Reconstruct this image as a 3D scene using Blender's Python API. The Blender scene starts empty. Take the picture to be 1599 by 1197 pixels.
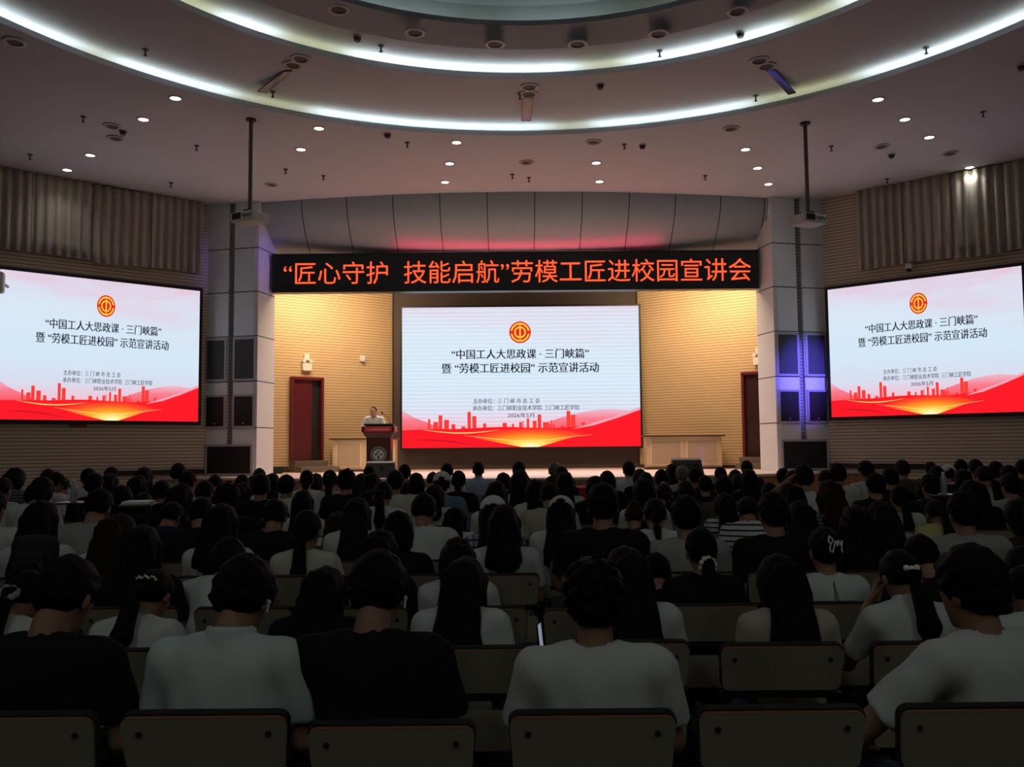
import bpy, bmesh, math, random
import numpy as np
from mathutils import Vector, Matrix
PI = math.pi
S = bpy.context.scene
COL = S.collection
random.seed(7)
# light levels
LP = dict(batten=165, batten_mid=230, blue=7500, violet=900, redstrip=8, cove=8, screen=1.0, screen_side=1.0, banner=1.7, downglow=6, down=16, lectern=1000, rear=80)
# ------------------------------------------------------------------ camera, world, exposure
F_PX, CAM_H, PITCH, ROLL = 1400.0, 1.62, math.atan(98.5/1400.0), 0.0088
fwd = Vector((0, math.cos(PITCH), math.sin(PITCH)))
up0 = Vector((0, -math.sin(PITCH), math.cos(PITCH))); rt0 = Vector((1, 0, 0))
RT = rt0*math.cos(ROLL) - up0*math.sin(ROLL); UP = up0*math.cos(ROLL) + rt0*math.sin(ROLL)
CAM = Vector((0, 0, CAM_H))
cd = bpy.data.cameras.new('camera'); cam = bpy.data.objects.new('camera', cd); COL.objects.link(cam)
m = Matrix((RT, UP, -fwd)).transposed().to_4x4(); m.translation = CAM; cam.matrix_world = m
cd.sensor_fit = 'HORIZONTAL'; cd.sensor_width = 36.0; cd.lens = F_PX/1599.0*36.0; cd.clip_start = 0.05; cd.clip_end = 200
S.camera = cam
w = bpy.data.worlds.new('dark_surroundings'); S.world = w; w.use_nodes = True
w.node_tree.nodes['Background'].inputs[0].default_value = (0.01, 0.01, 0.012, 1); w.node_tree.nodes['Background'].inputs[1].default_value = 0.1
S.view_settings.view_transform = 'Standard'; S.view_settings.look = 'None'; S.view_settings.gamma = 1.0
S.view_settings.exposure = 0.0; S.view_settings.use_curve_mapping = False

def ray(px, py): return fwd*F_PX + RT*(px-799.5) + UP*(598.5-py)
def PY(px, py, Y):
    d = ray(px, py); return CAM + d*(Y/d.y)
def PZ(px, py, Z):
    d = ray(px, py); return CAM + d*((Z-CAM_H)/d.z)
def PP(px, py, pt, n):
    d = ray(px, py); return CAM + d*((pt-CAM).dot(n)/d.dot(n))

def lamp(kind, name, loc, power, color, target=None, **kw):
    l = bpy.data.lights.new(name, kind); l.energy = power; l.color = color
    for k, v in kw.items(): setattr(l, k, v)
    o = bpy.data.objects.new(name, l); COL.objects.link(o); o.location = loc
    if target is not None:
        o.rotation_euler = (Vector(target)-Vector(loc)).to_track_quat('-Z', 'Y').to_euler()
    return o
X0 = 0.1          # the hall's axis of symmetry
CZ = 7.4          # ceiling height
# stage wash: warm battens hung behind the LED banner, aimed at the stage's back walls
for sx in (-1, 1):
    lamp('AREA', 'stage_batten', (X0+sx*4.4, 22.3, 6.0), LP['batten'], (1.0, 0.70, 0.42), (X0+sx*5.0, 24.6, 3.0), shape='RECTANGLE', size=2.6, size_y=0.25)
lamp('AREA', 'stage_batten', (X0, 22.0, 6.0), LP['batten_mid'], (1.0, 0.75, 0.66), (X0, 20.4, 1.0), shape='RECTANGLE', size=9.0, size_y=0.3, spread=math.radians(100))
# coloured stage spots
lamp('SPOT', 'blue_spot', (8.4, 15.2, 7.2), LP['blue'], (0.13, 0.10, 1.0), (X0+6.72, 20.75, 3.2), spot_size=math.radians(15.5), spot_blend=1.0, shadow_soft_size=0.05)
lamp('SPOT', 'violet_spot', (2.5, 18.3, 6.6), LP['violet'], (0.30, 0.22, 1.0), (X0-5.95, 20.95, 6.0), spot_size=math.radians(12), spot_blend=1.0, shadow_soft_size=0.05)
lamp('AREA', 'red_strip', (X0+0.3, 20.94, 6.25), LP['redstrip'], (1.0, 0.03, 0.10), (X0+0.3, 20.85, 7.4), shape='RECTANGLE', size=6.4, size_y=0.14)
# added fill: an unseen front spot that brightens the speaker
lamp('SPOT', 'lectern_fill', (-1.5, 13.0, 7.3), LP['lectern'], (1.0, 0.82, 0.62), (-3.0, 21.2, 2.2), spot_size=math.radians(20), spot_blend=0.8, shadow_soft_size=0.1)
for lx in (-9.5, -3.2, 3.4, 9.7):  # added fill from behind the camera, brightening seat backs, shirts and columns
    for ly in (-5.5, -1.5):
        lamp('SPOT', 'rear_fill', (lx, ly, 7.35), LP['rear'], (0.90, 1.0, 0.97), (lx*0.8, ly+7.0, 0.6), spot_size=math.radians(150), spot_blend=1.0, shadow_soft_size=0.3)

# ------------------------------------------------------------------ helpers
def lin(r, g, b):
    f = lambda c: (c/255/12.92) if c/255 <= 0.04045 else ((c/255+0.055)/1.055)**2.4
    return (f(r), f(g), f(b), 1.0)
MATS = {}
def mat(name, col, rough=0.7, metal=0.0, emit=0.0, spec=0.5, noise=0.0, scale=20.0, bump=0.0, bscale=60.0, bstretch=(1, 1, 1)):
    if name in MATS: return MATS[name]
    M = bpy.data.materials.new(name); M.use_nodes = True; MATS[name] = M
    nt = M.node_tree; b = nt.nodes['Principled BSDF']
    b.inputs['Base Color'].default_value = col; b.inputs['Roughness'].default_value = rough; b.inputs['Metallic'].default_value = metal
    b.inputs['Specular IOR Level'].default_value = spec
    if emit:
        b.inputs['Emission Color'].default_value = col; b.inputs['Emission Strength'].default_value = emit
        b.inputs['Base Color'].default_value = (0.01, 0.01, 0.01, 1)
    if noise or bump:
        tc = nt.nodes.new('ShaderNodeTexCoord')
    if noise:
        n = nt.nodes.new('ShaderNodeTexNoise'); n.inputs['Scale'].default_value = scale; n.inputs['Detail'].default_value = 3
        nt.links.new(tc.outputs['Object'], n.inputs['Vector'])
        r = nt.nodes.new('ShaderNodeMapRange'); r.inputs[3].default_value = 1-noise; r.inputs[4].default_value = 1+noise
        nt.links.new(n.outputs[0], r.inputs[0])
        mx = nt.nodes.new('ShaderNodeMix'); mx.data_type = 'RGBA'; mx.blend_type = 'MULTIPLY'; mx.inputs[0].default_value = 1
        mx.inputs[6].default_value = col; nt.links.new(r.outputs[0], mx.inputs[7]); nt.links.new(mx.outputs[2], b.inputs['Base Color'])
    if bump:
        mp = nt.nodes.new('ShaderNodeMapping'); mp.inputs['Scale'].default_value = bstretch
        nt.links.new(tc.outputs['Object'], mp.inputs['Vector'])
        n2 = nt.nodes.new('ShaderNodeTexNoise'); n2.inputs['Scale'].default_value = bscale; n2.inputs['Detail'].default_value = 2
        nt.links.new(mp.outputs[0], n2.inputs['Vector'])
        bp = nt.nodes.new('ShaderNodeBump'); bp.inputs['Strength'].default_value = bump; bp.inputs['Distance'].default_value = 0.02
        nt.links.new(n2.outputs[0], bp.inputs['Height']); nt.links.new(bp.outputs[0], b.inputs['Normal'])
    return M
def stripes(name, col, groove, period, width, axis=2, offset=0.0, rough=0.6, lines=None, noise=0.05, swirl=0.0, coord='Object'):
    """a panelled surface: narrow dark joints every PERIOD metres (or at LINES) along an axis"""
    if name in MATS: return MATS[name]
    M = bpy.data.materials.new(name); M.use_nodes = True; MATS[name] = M
    nt = M.node_tree; N = nt.nodes.new; L = nt.links.new; b = nt.nodes['Principled BSDF']; b.inputs['Roughness'].default_value = rough
    tc = N('ShaderNodeTexCoord'); sp = N('ShaderNodeSeparateXYZ'); L(tc.outputs[coord], sp.inputs[0])
    def math_(op, a, bb):
        q = N('ShaderNodeMath'); q.operation = op
        for i, v in enumerate((a, bb)):
            if isinstance(v, (int, float)): q.inputs[i].default_value = v
            else: L(v, q.inputs[i])
        return q.outputs[0]
    c = sp.outputs[axis]
    if lines is None:
        fr = math_('FRACT', math_('DIVIDE', math_('SUBTRACT', c, offset), period), 0)
        mask = math_('LESS_THAN', fr, width/period)
    else:
        mask = None
        for v in lines:
            k = math_('LESS_THAN', math_('ABSOLUTE', math_('SUBTRACT', c, v), 0), width/2)
            mask = k if mask is None else math_('MAXIMUM', mask, k)
    n = N('ShaderNodeTexNoise'); n.inputs['Scale'].default_value = 3; L(tc.outputs['Object'], n.inputs['Vector'])
    r = N('ShaderNodeMapRange'); r.inputs[3].default_value = 1-noise; r.inputs[4].default_value = 1+noise; L(n.outputs[0], r.inputs[0])
    mx = N('ShaderNodeMix'); mx.data_type = 'RGBA'; mx.blend_type = 'MULTIPLY'; mx.inputs[0].default_value = 1; mx.inputs[6].default_value = col; L(r.outputs[0], mx.inputs[7])
    m2 = N('ShaderNodeMix'); m2.data_type = 'RGBA'; L(mask, m2.inputs[0]); L(mx.outputs[2], m2.inputs[6]); m2.inputs[7].default_value = groove
    L(m2.outputs[2], b.inputs['Base Color'])
    return M

class MB:
    """collects shapes, then links them as ONE mesh object"""
    def __init__(s): s.bm = bmesh.new(); s.mi = 0
    def _fin(s, faces):
        for f in faces: f.material_index = s.mi
    def box(s, c, d, rot=None, bev=0.0):
        r = bmesh.ops.create_cube(s.bm, size=1.0); vs = r['verts']
        bmesh.ops.scale(s.bm, vec=d, verts=vs)
        fs = {f for v in vs for f in v.link_faces}
        if bev:
            es = {e for v in vs for e in v.link_edges}
            q = bmesh.ops.bevel(s.bm, geom=list(es), offset=bev, segments=2, affect='EDGES', profile=0.5)
            vs = list({v for f in q['faces'] for v in f.verts} | {v for v in vs if v.is_valid}); fs = {f for v in vs for f in v.link_faces}
        if rot is not None: bmesh.ops.rotate(s.bm, matrix=rot, verts=vs, cent=(0, 0, 0))
        bmesh.ops.translate(s.bm, vec=c, verts=vs); s._fin(fs); return s
    def poly(s, pts, thick=None):
        vs = [s.bm.verts.new(p) for p in pts]; f = s.bm.faces.new(vs); fs = [f]
        if thick is not None:
            q = bmesh.ops.extrude_face_region(s.bm, geom=[f]); nv = [g for g in q['geom'] if isinstance(g, bmesh.types.BMVert)]
            bmesh.ops.translate(s.bm, vec=thick, verts=nv); fs = list({g for v in nv+vs for g in v.link_faces})
        s._fin(fs); return s
    def cyl(s, a, b, r1, r2=None, n=16, caps=True):
        a, b = Vector(a), Vector(b); r2 = r1 if r2 is None else r2
        q = bmesh.ops.create_cone(s.bm, cap_ends=caps, segments=n, radius1=r1, radius2=r2, depth=(b-a).length)
        M = (b-a).to_track_quat('Z', 'Y').to_matrix().to_4x4(); M.translation = (a+b)/2
        bmesh.ops.transform(s.bm, matrix=M, verts=q['verts']); s._fin({f for v in q['verts'] for f in v.link_faces}); return s
    def lathe(s, prof, c=(0, 0, 0), n=96, a0=0.0, a1=2*PI):
        full = abs(a1-a0-2*PI) < 1e-6; k = n if full else n+1; rings = []
        for r, z in prof:
            rings.append([s.bm.verts.new((c[0]+r*math.cos(a0+(a1-a0)*i/n), c[1]+r*math.sin(a0+(a1-a0)*i/n), c[2]+z)) for i in range(k)])
        fs = []
        for A, B in zip(rings, rings[1:]):
            for i in range(n):
                j = (i+1) % k
                fs.append(s.bm.faces.new((A[i], A[j], B[j], B[i])))
        s._fin(fs); return s
    def grid(s, rows):
        R = [[s.bm.verts.new(p) for p in row] for row in rows]; fs = []
        for A, B in zip(R, R[1:]):
            for i in range(len(A)-1): fs.append(s.bm.faces.new((A[i], A[i+1], B[i+1], B[i])))
        s._fin(fs); return s
    def ball(s, c, r, n=12):
        q = bmesh.ops.create_uvsphere(s.bm, u_segments=n, v_segments=max(6, n*2//3), radius=1.0)
        bmesh.ops.scale(s.bm, vec=(r, r, r) if isinstance(r, (int, float)) else r, verts=q['verts']); bmesh.ops.translate(s.bm, vec=c, verts=q['verts'])
        s._fin({f for v in q['verts'] for f in v.link_faces}); return s
    def build(s, name, mats, parent=None, smooth=False, recalc=True, loc=None):
        if recalc: bmesh.ops.recalc_face_normals(s.bm, faces=s.bm.faces)
        me = bpy.data.meshes.new(name); s.bm.to_mesh(me); s.bm.free()
        for M in (mats if isinstance(mats, (list, tuple)) else [mats]): me.materials.append(M)
        if smooth:
            me.polygons.foreach_set('use_smooth', [True]*len(me.polygons))
            try: me.set_sharp_from_angle(angle=math.radians(40))
            except Exception: pass
        o = bpy.data.objects.new(name, me); COL.objects.link(o)
        if parent is not None: o.parent = parent
        if loc is not None: o.location = loc
        return o
def tag(o, label=None, cat=None, group=None, kind=None):
    for k, v in (('label', label), ('category', cat), ('group', group), ('kind', kind)):
        if v: o[k] = v
    return o
def empty(name, loc, rz=0.0, label=None, cat=None, group=None, rot=None):
    o = bpy.data.objects.new(name, None); COL.objects.link(o); o.location = loc; o.rotation_euler = rot or (0, 0, rz); o.empty_display_size = 0.1
    return tag(o, label, cat, group)
def copy_tree(o, parent=None):
    c = o.copy(); COL.objects.link(c)
    if parent is not None: c.parent = parent
    for ch in list(o.children): copy_tree(ch, c)
    return c

# ------------------------------------------------------------------ the hall's shell
M_ceil = mat('ceiling_paint', (0.60, 0.62, 0.67, 1), 0.8, noise=0.03, scale=2)
M_floor = mat('floor_tiles', (0.10, 0.10, 0.10, 1), 0.45, noise=0.15, scale=6)
M_slat = stripes('slatted_panel', (0.60, 0.50, 0.365, 1), (0.09, 0.07, 0.045, 1), 0.075, 0.014, 2)
M_slit = stripes('slit_panel', (0.34, 0.32, 0.28, 1), (0.05, 0.045, 0.04, 1), 0.075, 0.016, 2)
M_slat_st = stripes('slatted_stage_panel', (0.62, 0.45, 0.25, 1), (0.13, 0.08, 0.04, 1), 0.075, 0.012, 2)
M_wood = stripes('stage_wood', (0.42, 0.19, 0.07, 1), (0.12, 0.05, 0.02, 1), 0.12, 0.01, 0)
M_grey = stripes('grey_panel', (0.72, 0.77, 0.79, 1), (0.01, 0.01, 0.01, 1), 1, 0.022, 2, lines=(6.30, 5.27, 4.23, 3.18, 2.11), rough=0.5, noise=0.03)
M_jamb = stripes('jamb_panel', (0.66, 0.66, 0.68, 1), (0.01, 0.01, 0.01, 1), 1, 0.022, 2, lines=(6.30, 5.27, 4.23, 3.18, 2.11), rough=0.5, noise=0.03)
M_fasc = stripes('fascia_panel', (0.42, 0.49, 0.55, 1), (0.005, 0.005, 0.005, 1), 1.085, 0.02, 0, offset=X0-4.98, rough=0.45, noise=0.03)
M_black = mat('black_plastic', (0.008, 0.008, 0.009, 1), 0.5)
M_dark = mat('dark_metal', (0.02, 0.02, 0.022, 1), 0.4, metal=0.4)
M_white = mat('white_plastic', (0.75, 0.74, 0.71, 1), 0.45)
M_brown = mat('brown_panel', (0.09, 0.066, 0.058, 1), 0.7, noise=0.05)
M_stage = mat('stage_floor', (0.66, 0.54, 0.48, 1), 0.45, noise=0.06, scale=3)

def st(o, label, cat): return tag(o, label, cat, kind='structure')
WX = 14.6
st(MB().box((0, 8, -0.1), (32, 36, 0.2)).build('floor', M_floor), 'dark floor of the hall beneath the seating rows', 'floor')
# side walls run obliquely from the columns, then straight back
UD = Vector((0.748, 0.663, 0))
def wall_pts(s):
    A = Vector((X0+s*7.22, 20.95, 0)); B = A + Vector((s*UD.x, -UD.y, 0))*9.8
    return A, B
for s, nm, lab in ((-1, 'wall_left', 'tan slatted wall behind the left wall screen'), (1, 'wall_right', 'tan slatted wall behind the right wall screen')):
    A, B = wall_pts(s); n = Vector((s*UD.y, UD.x, 0))*0.2
    mb = MB(); A2 = A - Vector((s*UD.x, -UD.y, 0))*0.6
    mb.poly([A2, B, B+Vector((0, 0, 8)), A2+Vector((0, 0, 8))], n)
    mb.poly([B, Vector((B.x, -9, 0)), Vector((B.x, -9, 8)), B+Vector((0, 0, 8))], (s*0.2, 0, 0))
    st(mb.build(nm, M_slat), lab, 'wall')
st(MB().box((0, -9.1, 4), (30, 0.2, 8)).build('wall_back', M_slat), 'tan slatted rear wall of the hall', 'wall')

# ceiling: outer field with a round opening, then two raised tiers and a dome
def ring_fit(pts, Z):
    P = [PZ(x, y, Z) for x, y in pts]; A = np.array([[2*p.x, 2*p.y, 1] for p in P]); b = np.array([p.x**2+p.y**2 for p in P])
    c = np.linalg.lstsq(A, b, rcond=None)[0]; return c[0], c[1], math.sqrt(c[2]+c[0]**2+c[1]**2)
Z1, Z2 = CZ+0.22, CZ+0.44
RC = ring_fit([(30, 33), (100, 78), (250, 139), (400, 178), (600, 199), (820, 203), (1050, 193), (1200, 170), (1400, 116), (1599, 45)], CZ)
cx, cy, R1 = RC
def radius_at(px, py, Z):
    p = PZ(px, py, Z); return math.hypot(p.x-cx, p.y-cy)
R2 = sum(radius_at(x, y, Z1) for x, y in ((540, 88), (640, 108), (820, 122), (1000, 112), (1150, 82)))/5
R3 = sum(radius_at(x, y, Z2) for x, y in ((640, 35), (820, 55), (1000, 40)))/3
R3b = sum(radius_at(x, y, Z2) for x, y in ((560, 40), (640, 65), (820, 80), (1000, 68)))/4
print('RINGS', RC, R2, R3, R3b)
GAP = 0.32
mb = MB()   # outer field: a disc hole in a big rectangle, made of a fan of quads
N = 160; x0, x1, y0, y1 = -15.2, 15.2, -9.2, 22.6
inner, outer = [], []
for i in range(N):
    a = 2*PI*i/N; dx, dy = math.cos(a), math.sin(a); inner.append((cx+R1*dx, cy+R1*dy, CZ))
    t = min(((x1 if dx > 0 else x0)-cx)/dx if abs(dx) > 1e-9 else 1e9, ((y1 if dy > 0 else y0)-cy)/dy if abs(dy) > 1e-9 else 1e9)
    outer.append((cx+t*dx, cy+t*dy, CZ))
mb.grid([inner+inner[:1], outer+outer[:1]])
mb.lathe([(R1, 0), (R1, 0.09), (R1+0.03, 0.09), (R1+0.03, 0.03), (R1+GAP, 0.03), (R1+GAP, Z1-CZ)], (cx, cy, CZ), n=N)
bmesh.ops.remove_doubles(mb.bm, verts=mb.bm.verts, dist=1e-4)
st(mb.build('ceiling', M_ceil, recalc=False), 'pale ceiling around the round light coves', 'ceiling')
mb = MB(); mb.lathe([(R1+GAP, 0), (R2, 0), (R2, 0.09), (R2+0.03, 0.09), (R2+0.03, 0.03), (R2+GAP, 0.03), (R2+GAP, Z2-Z1)], (cx, cy, Z1), n=N)
st(mb.build('ceiling_ring', M_ceil, recalc=False), 'ring shaped raised ceiling tier between the two long light coves', 'ceiling')
mb = MB(); mb.lathe([(R2+GAP, 0), (R3b, 0), (R3, 0.14), (R3, 0.22), (R3+0.05, 0.22), (R3+0.05, 0.16), (R3+0.3, 0.12), (R3+0.5, 0.12), (R3+0.5, 0.35)], (cx, cy, Z2), n=N)
st(mb.build('ceiling_ring', M_ceil, recalc=False), 'innermost raised ceiling tier around the dome', 'ceiling')
mb = MB(); mb.lathe([(R3+0.5, 0.35), (R3+0.42, 0.66), (R3+0.3, 0.84)], (cx, cy, Z2), n=N)
st(mb.build('ceiling_dome', mat('dome_paint', (0.34, 0.40, 0.42, 1), 0.7), recalc=False), 'grey green dome rising over the innermost cove', 'ceiling')
mb = MB(); mb.lathe([(R3+0.3, 0.84), (R3-1.5, 1.40), (0.4, 1.45), (0.01, 1.45)], (cx, cy, Z2), n=48)
for k in range(48):
    a = 2*PI*k/48; mb.box((cx+(R3-2.6)*math.cos(a), cy+(R3-2.6)*math.sin(a), Z2+1.36), (2.0, 0.05, 0.06), Matrix.Rotation(a, 3, 'Z'))
st(mb.build('ceiling_dome', M_black), 'black lattice at the crown of the dome', 'ceiling')
# cove tubes: LED strips lying in the troughs, a few lengths warmer and weaker than the rest
def cove_mat(name, strength, seed):
    M = bpy.data.materials.new(name); M.use_nodes = True; nt = M.node_tree; N_ = nt.nodes.new; L = nt.links.new
    nt.nodes.clear(); out = N_('ShaderNodeOutputMaterial'); e = N_('ShaderNodeEmission'); L(e.outputs[0], out.inputs[0])
    tc = N_('ShaderNodeTexCoord'); n = N_('ShaderNodeTexNoise'); n.inputs['Scale'].default_value = 0.55; n.inputs['Detail'].default_value = 0
    mp = N_('ShaderNodeMapping'); mp.inputs['Location'].default_value = (seed, seed*1.7, 0); L(tc.outputs['Object'], mp.inputs[0]); L(mp.outputs[0], n.inputs['Vector'])
    r = N_('ShaderNodeValToRGB'); r.color_ramp.elements[0].position = 0.37; r.color_ramp.elements[0].color = (0.34, 0.33, 0.18, 1)
    r.color_ramp.elements[1].position = 0.48; r.color_ramp.elements[1].color = (0.90, 1.0, 0.93, 1); L(n.outputs[0], r.inputs[0]); L(r.outputs[0], e.inputs[0]); e.inputs[1].default_value = strength
    return M
for r, z, lab, sd, pw in ((R1+0.12, CZ+0.05, 'outermost and longest glowing light strip of the ceiling coves', 3.1, LP['cove']), (R2+0.12, Z1+0.05, 'middle glowing light strip of the ceiling coves', 8.4, LP['cove']*1.15), (R3+0.25, Z2+0.15, 'innermost light strip below the dome', 5.0, LP['cove']*0.7)):
    mb = MB(); mb.lathe([(r-0.02, 0), (r-0.02, 0.03), (r+0.02, 0.03), (r+0.02, 0)], (cx, cy, z), n=N)
    tag(mb.build('cove_light_strip', cove_mat('cove_led', pw, sd)), lab, 'light strip', 'cove light strips of the ceiling')

# stage: curved apron, floor, jambs, columns, fascia, walls
def apron(x): return 17.7 + 2.5*min(1.0, (abs(x-X0)/7.3))**2
SZ = 1.0
xs = [X0-8.6+17.2*i/40 for i in range(41)]
mb = MB(); mb.grid([[(x, apron(x), SZ) for x in xs], [(x, 25.9, SZ) for x in xs]])
mb.grid([[(x, apron(x)+0.002, SZ-0.05) for x in xs], [(x, apron(x), SZ) for x in xs]])
st(mb.build('floor_stage', M_stage), 'pale stage floor beneath the lectern', 'floor')
mb = MB(); mb.grid([[(x, apron(x)+0.03, 0) for x in xs], [(x, apron(x)+0.03, SZ-0.04) for x in xs]])
st(mb.build('wall_stage_front', M_wood), 'orange brown wooden stage front', 'wall')
def fY(x): return 20.05 + 0.72*((x-X0)/6.0)**2
rows = []
for k in range(13):
    t = k/12; rows.append([(X0-6.02+12.04*i/40, min(fY(X0-6.02+12.04*i/40)+1.05*t**2.1, 21.9), CZ+0.02-1.13*t) for i in range(41)])
st(MB().grid(rows).build('wall_fascia', M_fasc, smooth=True), 'grey curved fascia with dark joints above the LED banner', 'wall')
HI, HO, HJ = 5.97, 7.28, 5.81
for s, nm in ((-1, 'left'), (1, 'right')):
    a = Vector((X0+s*HI, 20.60, 0)); b = Vector((X0+s*HO, 20.92, 0)); u = b-a; back = Vector((0, 0.5, 0))
    q = lambda t, z, dy=0: (a.x+u.x*t, a.y+u.y*t+dy, z)
    mb = MB()
    for t0, t1, dy in ((0.0, 0.46, 0), (0.57, 1.0, 0)):
        mb.poly([q(t0, SZ), q(t1, SZ), q(t1, CZ), q(t0, CZ)], (0, 0.5, 0))
    mb.mi = 1; mb.poly([q(0.46, SZ, 0.09), q(0.57, SZ, 0.09), q(0.57, CZ, 0.09), q(0.46, CZ, 0.09)], (0, 0.3, 0))
    st(mb.build('wall_column_'+nm, [M_grey, M_slit]), f'grey panelled loudspeaker column on the {nm} of the stage', 'column')
    j = Vector((X0+s*HJ, 21.45, 0))
    mb = MB(); mb.poly([a+Vector((s*0.002, 0, SZ)), j+Vector((0, 0, SZ)), j+Vector((0, 0, 6.9)), a+Vector((s*0.002, 0, 6.9))], (s*0.1, 0, 0))
    st(mb.build('wall_jamb_'+nm, M_jamb), f'pale panelled jamb of the stage opening on the {nm}', 'wall')
    # oblique stage wall
    i_ = Vector((X0+s*3.5, 25.4, 0)); o_ = Vector((X0+s*8.6, 21.55, 0))
    mb = MB(); mb.poly([i_+Vector((0, 0, SZ)), o_+Vector((0, 0, SZ)), o_+Vector((0, 0, 6.6)), i_+Vector((0, 0, 6.6))], (0, 0.25, 0))
    st(mb.build('wall_stage_'+nm, M_slat_st), f'warmly lit slatted stage wall on the {nm}', 'wall')
    mb = MB(); mb.box(((i_.x+o_.x)/2, (i_.y+o_.y)/2-0.02, SZ+0.045), ((o_-i_).length, 0.05, 0.09), Matrix.Rotation(math.atan2((o_-i_).y, (o_-i_).x), 3, 'Z'))
    st(mb.build('baseboard_stage_'+nm, mat('dark_red_wood', (0.07, 0.02, 0.012, 1), 0.5)), f'dark baseboard of the stage wall on the {nm}', 'baseboard')
    # skirting of the hall wall beside the column
    A, B = wall_pts(s); d = (B-A).normalized()
    mb = MB(); mb.box(A+d*1.15+Vector((0, -0.05, SZ+0.12)), (2.2, 0.06, 0.1), Matrix.Rotation(math.atan2(d.y, d.x), 3, 'Z'))
    st(mb.build('trim_wall_'+nm, M_black), f'black trunking low on the hall wall on the {nm}', 'trim')
st(MB().box((X0, 25.65, 3.8), (7.4, 0.3, 5.6)).build('wall_stage_back', M_brown), 'dark brown wall around the central screen', 'wall')
st(MB().box((X0, 23.9, 6.6), (17, 4.6, 0.1)).build('ceiling_stage', mat('stage_ceiling', (0.05, 0.045, 0.045, 1), 0.8)), 'dark ceiling above the stage', 'ceiling')
# ------------------------------------------------------------------ screens and lettering
def text_mesh(name, s, M, height, width=None, parent=None, align='CENTER', bold=0.0, space=1.0):
    c = bpy.data.curves.new(name, 'FONT'); c.body = s; c.size = 1.0; c.align_x = 'LEFT'; c.resolution_u = 2; c.space_character = space
    t = bpy.data.objects.new(name, c); COL.objects.link(t); bpy.context.view_layer.update()
    me = bpy.data.meshes.new_from_object(t.evaluated_get(bpy.context.evaluated_depsgraph_get()))
    bpy.data.objects.remove(t); bpy.data.curves.remove(c)
    if bold:            # heavier upright strokes, as in a bold Song typeface: the outline doubled sideways
        bm = bmesh.new(); bm.from_mesh(me); src = bm.faces[:]
        for sh in (-bold, bold):
            q = bmesh.ops.duplicate(bm, geom=src); bmesh.ops.translate(bm, vec=(sh, 0, 0), verts=[g for g in q['geom'] if isinstance(g, bmesh.types.BMVert)])
        bm.to_mesh(me); bm.free()
    n = len(me.vertices); co = np.empty(n*3); me.vertices.foreach_get('co', co); co = co.reshape(-1, 3)
    lo, hi = co.min(0), co.max(0); sy = height/(hi[1]-lo[1]); sx = sy if width is None else width/(hi[0]-lo[0])
    co[:, 0] = (co[:, 0]-lo[0])*sx; co[:, 1] = (co[:, 1]-(lo[1]+hi[1])/2)*sy; co[:, 2] = 0
    if align == 'CENTER': co[:, 0] -= (hi[0]-lo[0])*sx/2
    me.vertices.foreach_set('co', co.ravel()); me.materials.clear(); me.materials.append(M)
    me.update(); me.name = name
    o = bpy.data.objects.new(name, me); COL.objects.link(o)
    if parent is not None: o.parent = parent
    return o
def emis(name, col, strength=1.0):
    if name in MATS: return MATS[name]
    M = bpy.data.materials.new(name); M.use_nodes = True; nt = M.node_tree; nt.nodes.clear(); MATS[name] = M
    o = nt.nodes.new('ShaderNodeOutputMaterial'); e = nt.nodes.new('ShaderNodeEmission'); e.inputs[0].default_value = col; e.inputs[1].default_value = strength
    nt.links.new(e.outputs[0], o.inputs[0]); return M
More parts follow.
